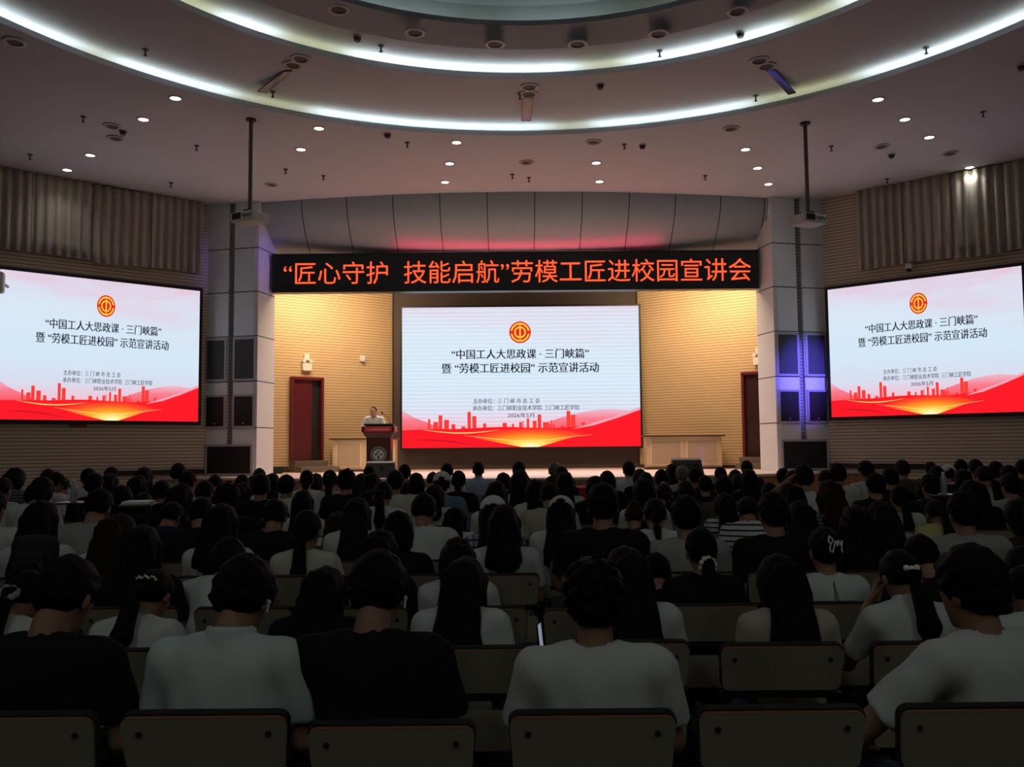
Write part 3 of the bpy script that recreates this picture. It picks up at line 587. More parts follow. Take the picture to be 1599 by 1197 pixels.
A, B = wall_pts(-1); n = Vector((UD.y, -UD.x, 0)); p = PP(-3, 441, A+n*0.95, n)
e = empty('wall_loudspeaker', p, 0.3, 'pale grey loudspeaker cut by the left picture edge before the wall screen', 'loudspeaker')
MB().box((0, 0, 0), (0.22, 0.2, 0.42), bev=0.05).build('cabinet_box', M_white, e); MB().box((0, 0.42, 0.05), (0.04, 0.74, 0.04)).build('bracket', M_dark, e)
p = PP(122, 664, A+n*0.02, n)
tag(MB().box((0, 0, 0), (0.34, 0.02, 0.07), Matrix.Rotation(math.atan2(UD.y, UD.x), 3, 'Z')).build('wall_notice', mat('notice_red', (0.35, 0.07, 0.03, 1), 0.6), loc=p), 'tiny reddish notice on the slats under the left wall screen', 'notice')

# ------------------------------------------------------------------ ceiling fittings
M_lit = emis('lamp_glow', (1.0, 0.97, 0.86, 1), LP['downglow']); M_ring = mat('fitting_ring', (0.5, 0.48, 0.47, 1), 0.4); M_pit = mat('fitting_pit', (0.05, 0.045, 0.045, 1), 0.6)
def lit_downlight():
    e = empty('downlight', (0, 0, 0)); MB().lathe([(0.115, -0.002), (0.115, -0.014), (0.085, -0.012), (0.08, -0.002)], n=24).build('trim_ring', M_ring, e)
    MB().lathe([(0.083, -0.008), (0.001, -0.010)], n=24).build('lamp_face', M_lit, e); return e
def unlit_downlight():
    e = empty('ceiling_speaker', (0, 0, 0)); MB().lathe([(0.16, -0.001), (0.155, -0.02), (0.115, -0.022), (0.10, -0.003)], n=24).build('trim_ring', M_ring, e)
    MB().lathe([(0.105, -0.005), (0.001, -0.006)], n=24).build('grille', M_pit, e); return e
def detector():
    e = empty('smoke_detector', (0, 0, 0)); MB().cyl((0, 0, -0.02), (0, 0, 0), 0.075, n=18).build('base', M_ring, e); MB().cyl((0, 0, -0.075), (0, 0, -0.02), 0.045, 0.062, n=18).build('head', M_pit, e); return e
def sprinkler():
    e = empty('sprinkler', (0, 0, 0)); MB().cyl((0, 0, -0.012), (0, 0, 0), 0.05, n=14).build('escutcheon', M_pit, e); MB().cyl((0, 0, -0.10), (0, 0, 0), 0.014, n=8).cyl((0, 0, -0.105), (0, 0, -0.098), 0.032, n=10).build('nozzle', M_pit, e); return e
def zone(px, py):
    p = PZ(px, py, CZ)
    if math.hypot(p.x-cx, p.y-cy) > R1: return p
    p = PZ(px, py, Z1)
    if math.hypot(p.x-cx, p.y-cy) > R2: return p
    p = PZ(px, py, Z2)
    if math.hypot(p.x-cx, p.y-cy) < R3b: p = PZ(px, py, Z2-0.02)
    return p
ORD = ['first', 'second', 'third', 'fourth', 'fifth', 'sixth', 'seventh', 'eighth', 'ninth', 'tenth', 'eleventh', 'twelfth', 'thirteenth', 'fourteenth', 'fifteenth', 'sixteenth', 'seventeenth', 'eighteenth', 'nineteenth', 'twentieth', 'twenty-first', 'twenty-second', 'twenty-third', 'twenty-fourth', 'twenty-fifth', 'twenty-sixth', 'twenty-seventh', 'twenty-eighth', 'twenty-ninth', 'thirtieth']
def scatter(make, pts, lab, cat, grp, scale=1.0):
    proto = make(); first = True
    for i, (x, y) in enumerate(sorted(pts)):
        o = proto if first else copy_tree(proto); first = False
        o.location = zone(x, y); o.scale = (scale,)*3; tag(o, lab.format(ORD[i]), cat, grp)
LIT = [(274,153),(224,186),(141,242),(105,265),(498,200),(470,233),(713,222),(702,255),(695,284),(931,254),(936,283),(1164,233),(1183,262),(1200,287),(1371,155),(1413,186),(1451,214),(1514,261)]
scatter(lit_downlight, LIT, 'bright lit downlight near the stage, {} lit one counted from the left', 'downlight', 'lit downlights')
for x, y in LIT:
    p = zone(x, y); lamp('SPOT', 'downlight_beam', (p.x, p.y, p.z-0.03), LP['down'], (1.0, 0.98, 0.92), (p.x, p.y, 0), spot_size=math.radians(130), spot_blend=1.0, shadow_soft_size=0.06)
scatter(unlit_downlight, [(529,14),(648,50),(773,68),(902,68),(1028,52),(1152,17)], 'round unlit fitting in the dark band below the dome, {} from the left', 'ceiling fitting', 'unlit fittings below the dome')
scatter(unlit_downlight, [(469,91),(457,101),(827,135),(826,146),(1186,94),(1197,103)], 'round unlit fitting beside a hanging mirror panel, {} from the left', 'ceiling fitting', 'unlit fittings beside the mirror panels')
scatter(unlit_downlight, [(23,65),(424,288),(175,196),(180,215),(927,221),(1142,200),(822,253),(1377,228),(1484,239)], 'round unlit fitting on the outer ceiling field, {} from the left', 'ceiling fitting', 'unlit fittings on the outer ceiling')
scatter(detector, [(558,57),(192,204),(605,209),(1156,51),(937,132),(1003,226),(1392,241),(1595,102)], 'small drum smoke detector on the ceiling, {} from the left', 'smoke detector', 'smoke detectors')
scatter(sprinkler, [(227,77),(595,71),(426,143),(130,182),(307,227),(636,222),(47,241),(267,285),(505,274),(446,264),(1030,79),(1446,74),(1180,149),(1298,228),(1535,174),(1101,274),(1385,279),(975,225),(812,146),(800,272),(826,277)], 'tiny dark sprinkler head on the ceiling, {} from the left', 'sprinkler', 'sprinkler heads', 0.95)
M_mir = mat('mirror_glass', (0.20, 0.20, 0.20, 1), 0.16, metal=0.8)
for pts, lab in (([(443, 112), (456, 111), (417, 145), (402, 143)], 'narrow mirror panel hanging at the outer cove, left one'), ([(817, 153), (832, 154), (829, 189), (814, 189)], 'narrow mirror panel hanging at the outer cove, middle one'), ([(1196, 110), (1210, 110), (1243, 145), (1231, 148)], 'narrow mirror panel hanging at the outer cove, right one')):
    A = [PZ(x, y, Z1-0.02) for x, y in (pts[0], pts[1])]+[PZ(x, y, Z1-0.09) for x, y in (pts[2], pts[3])]
    e = empty('mirror_panel', A[0], 0, lab, 'mirror panel', 'mirror panels on the ceiling'); A = [a_-A[0] for a_ in A]
    MB().poly(A, (0, 0, 0.02)).build('glass', M_mir, e)
    mb = MB()
    for a_, b_ in zip(A, A[1:]+A[:1]): mb.cyl(a_, b_, 0.004, n=6)
    mb.build('rim', M_dark, e)
# ------------------------------------------------------------------ people: bodies, hair and clothes as continuous surfaces
V3 = np.array
def surface_net(fn, lo, hi, h):
    lo = V3(lo, float); n = np.ceil((V3(hi)-lo)/h).astype(int)+1
    g = np.stack(np.meshgrid(*[lo[i]+h*np.arange(n[i]) for i in range(3)], indexing='ij'), -1)
    Fv = fn(g.reshape(-1, 3)).reshape(n)
    Fv[0], Fv[-1] = 1, 1; Fv[:, 0], Fv[:, -1] = 1, 1; Fv[:, :, 0], Fv[:, :, -1] = 1, 1
    Sg = Fv < 0; c = n-1
    sl = lambda o: tuple(slice(o[i], o[i]+c[i]) for i in range(3))
    cnt = sum(Sg[sl(o)].astype(np.int8) for o in np.ndindex(2, 2, 2)); act = (cnt > 0) & (cnt < 8)
    acc = np.zeros(tuple(c)+(3,)); num = np.zeros(c)
    for ax in range(3):
        for o in np.ndindex(2, 2, 2):
            if o[ax]: continue
            o2 = list(o); o2[ax] = 1; a, b = Fv[sl(o)], Fv[sl(o2)]; x = (a < 0) != (b < 0)
            t = np.where(x, a/np.where(x, a-b, 1), 0); num += x
            for k in range(3): acc[..., k] += np.where(x, (t if k == ax else o[k]), 0)
    idx = -np.ones(c, int); idx[act] = np.arange(act.sum())
    P = (np.argwhere(act)+acc[act]/num[act][:, None])*h+lo
    quads = []
    for ax in range(3):
        u, v = (ax+1) % 3, (ax+2) % 3
        o2 = [0, 0, 0]; o2[ax] = 1; e = [n[0], n[1], n[2]]; e[ax] -= 1
        a = Fv[tuple(slice(0, e[i]) for i in range(3))]; b = Fv[tuple(slice(o2[i], o2[i]+e[i]) for i in range(3))]
        x = np.argwhere((a < 0) != (b < 0)); x = x[(x[:, u] > 0) & (x[:, v] > 0) & (x[:, u] < c[u]) & (x[:, v] < c[v])]
        def cell(du, dv):
            y = x.copy(); y[:, u] -= du; y[:, v] -= dv; return idx[y[:, 0], y[:, 1], y[:, 2]]
        q = np.stack([cell(1, 1), cell(0, 1), cell(0, 0), cell(1, 0)], 1); fl = a[x[:, 0], x[:, 1], x[:, 2]] >= 0
        q[fl] = q[fl][:, ::-1]; quads.append(q)
    return P, np.concatenate(quads)
def raw_mesh(name, parts):
    Vs, Qs, k = [], [], 0
    for P, Q in parts: Vs.append(P); Qs.append(Q+k); k += len(P)
    P, Q = np.concatenate(Vs), np.concatenate(Qs)
    me = bpy.data.meshes.new(name); me.vertices.add(len(P)); me.vertices.foreach_set('co', P.astype(np.float32).ravel())
    me.loops.add(len(Q)*4); me.loops.foreach_set('vertex_index', Q.astype(np.int32).ravel()); me.polygons.add(len(Q)); me.polygons.foreach_set('loop_start', (np.arange(len(Q))*4).astype(np.int32))
    me.polygons.foreach_set('use_smooth', [True]*len(Q)); me.update(); me.validate(); return me
def ell(p, c, r):
    q = (p-V3(c))/V3(r); k = np.sqrt((q*q).sum(1)); k2 = np.sqrt(((q/V3(r))**2).sum(1)); return k*(k-1)/np.maximum(k2, 1e-6)
def cone(p, a, b, r1, r2):
    a, b = V3(a, float), V3(b, float); d = b-a; t = np.clip(((p-a)@d)/(d@d), 0, 1); return np.sqrt(((p-a-t[:, None]*d)**2).sum(1))-(r1+(r2-r1)*t)
def su(a, b, k):
    h = np.clip(0.5+0.5*(b-a)/k, 0, 1); return b+(a-b)*h-k*h*(1-h)
def un(k, *ds):
    d = ds[0]
    for e in ds[1:]: d = su(d, e, k)
    return d
def ss(a, b, k): return -su(-a, b, k)      # a minus b
def rotx(p, ang, c):
    s, k = math.sin(ang), math.cos(ang); q = p-V3(c); return np.stack([q[:, 0], q[:, 1]*k-q[:, 2]*s, q[:, 1]*s+q[:, 2]*k], 1)+V3(c)
def rotz(p, ang, c):
    s, k = math.sin(ang), math.cos(ang); q = p-V3(c); return np.stack([q[:, 0]*k-q[:, 1]*s, q[:, 0]*s+q[:, 1]*k, q[:, 2]], 1)+V3(c)
HIP = (0, 0, 0.50); NECK = (0, 0.012, 1.05)
class Pose:
    def __init__(s, lean=4, bow=6, yaw=0, stand=False, L=((-0.232, 0.07, 0.735), (-0.10, 0.29, 0.64)), R=((0.232, 0.07, 0.735), (0.10, 0.29, 0.64)), sw=1.0):
        s.lean, s.bow, s.yaw, s.stand, s.sw = math.radians(lean), math.radians(bow), math.radians(yaw), stand, sw
        s.arms = [(V3((-0.185*sw, 0.0, 0.972)), V3(L[0])*V3((sw, 1, 1)), V3(L[1])), (V3((0.185*sw, 0.0, 0.972)), V3(R[0])*V3((sw, 1, 1)), V3(R[1]))]
        s.dz = 0.37 if stand else 0.0
    def torso(s, p): return rotx(p-V3((0, 0, s.dz)), s.lean, HIP)
    def head(s, t): return rotz(rotx(t, s.bow, NECK), -s.yaw, NECK)
    def out(s, pt, head=False):          # a point of the rest figure in its posed place
        p = V3([pt], float)
        if head: p = rotx(rotz(p, s.yaw, NECK), -s.bow, NECK)
        return (rotx(p, -s.lean, HIP)+V3((0, 0, s.dz)))[0]
POSES = {'w': dict(lean=5, bow=6, L=((-0.37, 0.16, 0.76), (-0.20, 0.38, 0.66))), 'u': dict(lean=3, bow=5), 'b': dict(lean=8, bow=30), 'l': dict(lean=24, bow=22),
         'h': dict(lean=6, bow=10, L=((-0.33, 0.16, 0.98), (-0.125, 0.06, 1.17))), 'f': dict(lean=16, bow=24, L=((-0.27, 0.22, 0.80), (-0.115, 0.20, 1.06)))}
def f_head(q, fine=False):
    d = un(0.03, ell(q, (0, 0.012, 1.203), (0.077, 0.097, 0.094)), ell(q, (0, 0.052, 1.14), (0.056, 0.066, 0.078)))
    d = su(d, ell(q, (0, 0.088, 1.083), (0.026, 0.022, 0.018)), 0.025)
    for s in (-1, 1): d = ss(d, ell(q, (s*0.033, 0.118, 1.176), (0.022, 0.016, 0.014)), 0.015)
    d = un(0.012, d, cone(q, (0, 0.108, 1.183), (0, 0.124, 1.148), 0.009, 0.015), cone(q, (-0.04, 0.092, 1.196), (0.04, 0.092, 1.196), 0.010, 0.010))
    for s in (-1, 1): d = un(0.008, d, ell(q, (s*0.079, 0.004, 1.163), (0.011, 0.022, 0.033)), ell(q, (s*0.032, 0.097, 1.175), (0.013, 0.011, 0.011)))
    d = su(d, ell(q, (0, 0.108, 1.118), (0.025, 0.011, 0.012)), 0.01)
    return ss(d, cone(q, (-0.022, 0.124, 1.117), (0.022, 0.124, 1.117), 0.004, 0.004), 0.004)
def legs(p, P, g):
    d = None
    for s in (-1, 1):
        if P.stand: e = un(0.03, cone(p, (s*0.09, 0, 0.88), (s*0.10, 0.01, 0.48), 0.085+g, 0.06+g), cone(p, (s*0.10, 0.01, 0.48), (s*0.105, -0.01, 0.07), 0.056+g, 0.04+g))
        else: e = un(0.03, cone(p, (s*0.09, 0.02, 0.515), (s*0.115, 0.40, 0.50), 0.082+g, 0.058+g), cone(p, (s*0.115, 0.40, 0.50), (s*0.12, 0.40, 0.08), 0.054+g, 0.038+g))
        d = e if d is None else su(d, e, 0.02)
    return d
def f_body(P):
    def fn(p):
        t = P.torso(p); q = P.head(t); sw = P.sw
        d = un(0.05, ell(t, (0, 0, 0.86), (0.145*sw, 0.09, 0.18)), ell(t, (0, 0, 0.62), (0.135*sw, 0.09, 0.19)), cone(t, (-0.14*sw, 0, 0.972), (0.14*sw, 0, 0.972), 0.052, 0.052))
        nr = 0.050 if sw > 0.95 else 0.043
        d = un(0.035, d, cone(t, (0, -0.008, 0.99), (0, 0.006, 1.09), nr+0.008, nr))
        for a, b, c in P.arms: d = su(d, un(0.02, cone(t, a, b, 0.05*sw, 0.038*sw), cone(t, b, c, 0.038*sw, 0.026)), 0.015)
        d = su(d, legs(p, P, 0.0), 0.03)
        return su(d, su(cone(q, (0, 0.004, 1.06), (0, 0.018, 1.13), nr, nr), f_head(q), 0.025), 0.02)
    return fn
def f_shirt(P, long=False, collar=False):
    def fn(p):
        t = P.torso(p); sw = P.sw
        d = un(0.06, ell(t, (0, 0.0, 0.86), (0.172*sw, 0.116, 0.20)), ell(t, (0, 0, 0.63), (0.168*sw, 0.125, 0.21)), cone(t, (-0.145*sw, -0.008, 0.968), (0.145*sw, -0.008, 0.968), 0.066, 0.066))
        for s in (-1, 1): d = su(d, cone(t, (0, -0.004, 1.025), (s*0.16*sw, -0.004, 0.985), 0.05, 0.056), 0.03)
        d = np.maximum(d, 0.47-t[:, 2])
        for a, b, c in P.arms:
            u = b-a; e = cone(t, a, a+u*1.0, 0.068*sw, 0.066*sw)
            if long: e = su(e, cone(t, b, c, 0.056*sw, 0.042), 0.03)
            else: e = np.maximum(e, ((t-(a+u*0.72))@u)/np.linalg.norm(u))
            d = su(d, e, 0.03)
        # soft folds across the back and under the arms
        d = d + 0.0065*np.sin(26*t[:, 2]+18*np.abs(t[:, 0])+4*np.sin(9*t[:, 0]+2))*np.clip((0.98-t[:, 2])*4, 0, 1)+0.003*np.sin(47*t[:, 0]+21*t[:, 2])
        if collar: d = su(d, np.maximum(np.maximum(cone(t, (0, -0.004, 1.0), (0, 0.008, 1.10), 0.081, 0.074), t[:, 2]-1.082), 1.035+0.25*t[:, 1]-t[:, 2]), 0.003)
        hole = cone(t, (0, 0.01, 1.06) if not collar else (0, 0.02, 1.075), (0, 0.04, 1.25), 0.063 if sw > 0.95 else 0.058, 0.075)
        return ss(d, hole, 0.006)
    return fn
def f_trousers(P):
    def fn(p):
        if P.stand: d = su(ell(p, (0, 0, 0.90), (0.165*P.sw, 0.12, 0.13)), legs(p, P, 0.013), 0.04)
        else: d = su(ell(p, (0, 0.0, 0.53), (0.17*P.sw, 0.125, 0.10)), legs(p, P, 0.013), 0.04)
        return np.maximum(d, 0.075-p[:, 2])
    return fn
def f_shoe():
    return lambda p: np.maximum(su(ell(p, (0, 0.055, 0.035), (0.045, 0.13, 0.045)), ell(p, (0, -0.01, 0.06), (0.04, 0.055, 0.05)), 0.03), 0.002-p[:, 2])
def cap_cut(q, d, front=0.06, slope=0.95, nape=1.100, fringe=1.245):
    zl = nape+np.clip(q[:, 1]+0.035, 0, 1)*slope
    d = np.maximum(d, (zl-q[:, 2])*0.72)
    f = np.minimum(q[:, 1]-front, fringe+0.02*np.cos(30*q[:, 0])-q[:, 2]); return ss(d, -f, 0.01)
def f_hair(P, kind):
    rough = {'short': 0.004, 'full': 0.005, 'curly': 0.010, 'long': 0.003, 'wavy': 0.008}.get(kind, 0.003)
    def fn(p):
        t = P.torso(p); q = P.head(t); x, y, z = q[:, 0], q[:, 1], q[:, 2]
        if kind == 'thin':
            d = ell(q, (0, 0.004, 1.207), (0.083, 0.102, 0.097)); d = np.maximum(d, (1.12+np.clip(y+0.05, 0, 1)*0.9-z)*0.7); return ss(d, -np.minimum(y-0.035, 1.29-z), 0.01)
        if kind in ('short', 'curly', 'full'):
            g = 0.012 if kind == 'curly' else 0.006 if kind == 'short' else 0.013
            d = un(0.03, ell(q, (0, 0.008, 1.212), (0.084+g, 0.106+g, 0.100+g)), ell(q, (0, -0.035, 1.165), (0.070+g, 0.062, 0.062)))
            d = d+rough*(np.sin(55*x+3*np.sin(60*z))*np.sin(60*y+2)+0.7*np.sin(95*z+40*x)*np.sin(80*y))
            return cap_cut(q, d, 0.078, 0.9, 1.105 if kind != 'full' else 1.095, 1.24)
        if kind in ('pony', 'lowpony', 'bun', 'tie'):
            d = un(0.03, ell(q, (0, 0.008, 1.21), (0.086, 0.108, 0.101)), ell(q, (0, -0.04, 1.17), (0.07, 0.06, 0.06)))+0.0015*np.sin(120*x+60*z)
            d = cap_cut(q, d, 0.072, 0.95, 1.105, 1.245)
            if kind == 'bun': return su(d, ell(q, (0, -0.10, 1.235), (0.05, 0.042, 0.045))+0.003*np.sin(90*x+50*z), 0.012)
            if kind == 'tie': return un(0.02, d, ell(q, (0, -0.085, 1.10), (0.045, 0.035, 0.05)), cone(t, (0, -0.10, 1.06), (0.01, -0.125, 0.93), 0.03, 0.012))
            if kind == 'pony': tl = un(0.02, cone(q, (0, -0.085, 1.225), (0, -0.15, 1.20), 0.022, 0.034), cone(t, (0.0, -0.155, 1.17), (0.005, -0.165, 0.98), 0.036, 0.042), cone(t, (0.005, -0.165, 0.98), (0.0, -0.15, 0.80), 0.042, 0.010))
            else: tl = un(0.02, cone(q, (0, -0.08, 1.14), (0, -0.115, 1.11), 0.026, 0.034), cone(t, (0, -0.118, 1.09), (0.005, -0.150, 0.93), 0.037, 0.046), cone(t, (0.005, -0.150, 0.93), (0, -0.150, 0.74), 0.046, 0.010))
            return su(d, tl+0.003*np.sin(110*t[:, 0]+12*t[:, 2]), 0.014)
        cap = un(0.03, ell(q, (0, 0.006, 1.212), (0.092, 0.112, 0.102)), ell(q, (0, -0.03, 1.155), (0.088, 0.075, 0.08)))
        if kind == 'bob':
            d = su(cap, ell(q, (0, -0.012, 1.125), (0.102, 0.092, 0.105)), 0.04)+0.003*np.sin(100*x+6*np.sin(20*z)); d = np.maximum(d, 1.055+0.006*np.sin(80*x)-z)
            return ss(d, -np.minimum(y-0.05, 1.245-z), 0.012)
        ln = {'long': 0.80, 'mid': 0.93, 'wavy': 0.86, 'xlong': 0.72}[kind]
        b = np.stack([t[:, 0], t[:, 1]*1.9, t[:, 2]], 1); w = 0.108 if kind != 'wavy' else 0.12
        dr = cone(b, (0, -0.12, 1.17), (0, -0.235, ln+0.04), 0.088, w+0.012)/1.5
        for s in (-1, 1): dr = su(dr, cone(q, (s*0.07, 0.0, 1.19), (s*0.085, 0.0, 1.04), 0.035, 0.028), 0.03)
        d = su(cap, dr, 0.035)+rough*np.sin(115*t[:, 0]+5*np.sin(11*t[:, 2]+3*t[:, 0]))
        if kind == 'wavy': d = d+0.006*np.sin(38*t[:, 2]+20*t[:, 0])
        d = np.maximum(d, ln-0.03+0.014*np.sin(70*t[:, 0])+0.012*np.sin(173*t[:, 0]+1)+0.35*np.abs(t[:, 0])-t[:, 2])
        return ss(d, -np.minimum(y-0.055, 1.245-z), 0.012)
    return fn
def f_cap(P):
    def fn(p):
        q = P.head(P.torso(p)); d = ell(q, (0, 0.006, 1.225), (0.099, 0.119, 0.100)); d = np.maximum(d, 1.205-0.12*q[:, 1]-q[:, 2])
        d = ss(d, ell(q, (0, -0.12, 1.236), (0.040, 0.055, 0.020)), 0.004)
        br = np.maximum(ell(q, (0, 0.14, 1.215), (0.085, 0.075, 0.05)), np.abs(q[:, 2]-1.214+0.25*(q[:, 1]-0.1))-0.006)
        return np.minimum(d, br)
    return fn
def hand_net():
    """a relaxed right hand, palm down, fingers along +y: palm, four bent fingers of different lengths, thumb from the side of the palm"""
    def fn(p):
        d = un(0.012, ell(p, (0, 0.045, 0), (0.040, 0.050, 0.014)), cone(p, (0, -0.01, 0), (0, 0.02, 0), 0.024, 0.024))
        for i, (x, l) in enumerate(((-0.030, 0.072), (-0.010, 0.082), (0.010, 0.076), (0.029, 0.058))):
            a = V3((x, 0.083-0.1*abs(x-0.0), 0.0)); b = a+V3((x*0.12, l*0.45, 0.004)); c = b+V3((x*0.05, l*0.30, -0.016)); e = c+V3((0, l*0.2, -0.018))
            d = su(d, un(0.004, cone(p, a, b, 0.0095, 0.0088), cone(p, b, c, 0.0088, 0.008), cone(p, c, e, 0.008, 0.0068)), 0.006)
        return un(0.008, d, cone(p, (-0.028, 0.022, -0.002), (-0.056, 0.052, -0.008), 0.012, 0.0105), cone(p, (-0.056, 0.052, -0.008), (-0.058, 0.084, -0.014), 0.010, 0.0075))
    return surface_net(fn, (-0.08, -0.05, -0.07), (0.06, 0.20, 0.04), 0.0045)
HAND = hand_net()
CACHE = {}
def pose_of(key): 
    pk, sex = key; d = dict(POSES[pk]); d['sw'] = 1.05 if sex == 'm' else 0.90; return Pose(**d)
def bounds(P):
    return ((-0.48, -0.34, 0.0), (0.48, 0.66, 1.45+P.dz))
def get(kind, key, P=None, h=0.0125, **kw):
    k = (kind, key, tuple(sorted(kw.items())))
    if k in CACHE: return CACHE[k]
    P = P or pose_of(key); lo, hi = bounds(P)
    if kind == 'body':
        parts = [surface_net(f_body(P), lo, hi, h)]
        for sgn, (a, b, c) in zip((-1, 1), P.arms):
            Pn, Q = HAND; Pn = Pn*V3((-sgn*-1.0, 1, 1)) if sgn < 0 else Pn*V3((1, 1, 1)); Q = Q if sgn > 0 else Q[:, ::-1]
            u = Vector(c-b).normalized(); R = u.to_track_quat('Y', 'Z').to_matrix(); W = Pn@V3(R).T+c
            W = rotx(W, -P.lean, HIP)+V3((0, 0, P.dz)); parts.append((W, Q))
        me = raw_mesh('person', parts)
    elif kind == 'shirt': me = raw_mesh('shirt', [surface_net(f_shirt(P, **kw), lo, hi, h)])
    elif kind == 'trousers': me = raw_mesh('trousers', [surface_net(f_trousers(P), (-0.3, -0.2, 0.0), (0.3, 0.66, 0.75 if not P.stand else 1.05), h)])
    elif kind == 'shoe': me = raw_mesh('shoe', [surface_net(f_shoe(), (-0.08, -0.1, -0.02), (0.08, 0.22, 0.14), 0.012)])
    elif kind == 'cap': me = raw_mesh('cap', [surface_net(f_cap(P), (-0.3, -0.3, 0.7+P.dz), (0.3, 0.7, 1.45+P.dz), 0.008)])
    else: me = raw_mesh('hair', [surface_net(f_hair(P, kind), (-0.24, -0.34, 0.55+P.dz), (0.24, 0.5, 1.42+P.dz), 0.0105 if kind != 'curly' else 0.009)])
    z = np.empty(len(me.vertices)*3); me.vertices.foreach_get('co', z); me['top'] = float(z[2::3].max()); CACHE[k] = me; return me
def cloth(name, col, noise=0.06): return mat(name, col, 0.9, spec=0.2, noise=noise, scale=9, bump=0.35, bscale=7, bstretch=(1.6, 1, 0.7))
M_skin = mat('skin', (0.30, 0.15, 0.088, 1), 0.55, noise=0.06, scale=15)
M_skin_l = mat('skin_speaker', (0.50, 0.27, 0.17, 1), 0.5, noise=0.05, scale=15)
HAIRM = {'k': mat('black_hair', (0.003, 0.0028, 0.003, 1), 0.6, spec=0.12, bump=0.5, bscale=60, bstretch=(3, 3, 0.25)), 'd': mat('dark_brown_hair', (0.007, 0.0045, 0.0035, 1), 0.6, spec=0.12, bump=0.5, bscale=60, bstretch=(3, 3, 0.25)),
         'r': mat('brown_hair', (0.020, 0.010, 0.006, 1), 0.6, spec=0.12, bump=0.5, bscale=60, bstretch=(3, 3, 0.25)), 'g': mat('grey_hair', (0.13, 0.12, 0.11, 1), 0.5, spec=0.4, bump=0.5, bscale=60, bstretch=(3, 3, 0.25))}
def stripe_cloth(name, a, b, period, axis, width): return stripes(name, a, b, period, width, axis, 0, 0.9)
def plaid(name, a, b, period):
    if name in MATS: return MATS[name]
    M = stripes(name, a, b, period, period*0.3, 2, 0, 0.9); nt = M.node_tree; L = nt.links.new; b_ = nt.nodes['Principled BSDF']
    old = b_.inputs['Base Color'].links[0].from_socket; sp = next(n for n in nt.nodes if n.type == 'SEPXYZ')
    d = nt.nodes.new('ShaderNodeMath'); d.operation = 'DIVIDE'; L(sp.outputs[0], d.inputs[0]); d.inputs[1].default_value = period
    f = nt.nodes.new('ShaderNodeMath'); f.operation = 'FRACT'; L(d.outputs[0], f.inputs[0]); g = nt.nodes.new('ShaderNodeMath'); g.operation = 'LESS_THAN'; L(f.outputs[0], g.inputs[0]); g.inputs[1].default_value = 0.3
    m_ = nt.nodes.new('ShaderNodeMix'); m_.data_type = 'RGBA'; k = nt.nodes.new('ShaderNodeMath'); k.operation = 'MULTIPLY'; L(g.outputs[0], k.inputs[0]); k.inputs[1].default_value = 0.75
    L(k.outputs[0], m_.inputs[0]); L(old, m_.inputs[6]); m_.inputs[7].default_value = b; L(m_.outputs[2], b_.inputs['Base Color']); return M
SHIRT = {'w': ('white T-shirt', cloth('white_cotton', (0.55, 0.56, 0.53, 1))), 'c': ('cream top', cloth('cream_cotton', (0.55, 0.53, 0.42, 1))), 'g': ('grey T-shirt', cloth('grey_cotton', (0.30, 0.30, 0.28, 1))),
         'k': ('black top', cloth('black_cotton', (0.007, 0.007, 0.008, 1))), 'n': ('dark navy top', cloth('navy_cotton', (0.012, 0.015, 0.03, 1))), 'b': ('light blue shirt', cloth('light_blue_cotton', (0.32, 0.42, 0.52, 1))),
         'j': ('denim blue shirt', cloth('denim', (0.13, 0.19, 0.24, 1))), 'y': ('yellow top', cloth('yellow_cotton', (0.50, 0.46, 0.18, 1))), 'e': ('beige top', cloth('beige_cotton', (0.42, 0.38, 0.30, 1))),
         'o': ('olive top', cloth('olive_cotton', (0.07, 0.065, 0.045, 1))), 'p': ('dark plum top', cloth('plum_cotton', (0.035, 0.015, 0.022, 1))), 's': ('striped T-shirt', stripe_cloth('striped_cotton', (0.55, 0.55, 0.52, 1), (0.01, 0.01, 0.012, 1), 0.045, 2, 0.014)),
         'q': ('plaid shirt', plaid('plaid_cotton', (0.34, 0.37, 0.40, 1), (0.03, 0.04, 0.06, 1), 0.05)), 't': ('dark checked shirt', plaid('check_cotton', (0.16, 0.155, 0.16, 1), (0.015, 0.014, 0.016, 1), 0.03)),
         'm': ('maroon top', cloth('maroon_cotton', (0.05, 0.012, 0.014, 1))), 'i': ('pale shirt', cloth('pale_green_cotton', (0.50, 0.56, 0.52, 1), 0.16))}
M_trs = [cloth('dark_trousers', (0.012, 0.012, 0.015, 1)), cloth('jeans', (0.05, 0.07, 0.11, 1))]
M_shoe = mat('shoe_rubber', (0.35, 0.35, 0.34, 1), 0.6)
def link_mesh(name, me, M, parent=None):
    o = bpy.data.objects.new(name, me); COL.objects.link(o)
    if not me.materials: me.materials.append(M)
    o.material_slots[0].link = 'OBJECT'; o.material_slots[0].material = M
    if parent is not None: o.parent = parent
    return o
def make_person(pose, sex, hair, hm, sh, P=None, key=None, skin=None, long=False, collar=False, h=0.0125, cap=None):
    key = key or (pose, sex); body = link_mesh('person', get('body', key, P, h), skin or M_skin)
    if hair: link_mesh('hair', get(hair, key, P, h), HAIRM[hm], body)
    link_mesh('shirt', get('shirt', key, P, h, long=long, collar=collar), SHIRT[sh][1], body)
    link_mesh('trousers', get('trousers', key, P, h), M_trs[random.random() < 0.35], body)
    for s in (-1, 1):
        o = link_mesh('shoe', get('shoe', ('u', 'm')), M_shoe, body); stand = P is not None and P.stand
        o.location = (s*0.12, 0.40 if not stand else -0.01, 0.0); o.rotation_euler = (0, 0, -s*0.12)
    if cap: link_mesh('cap', get('cap', key, P, h), cap, body)
    return body
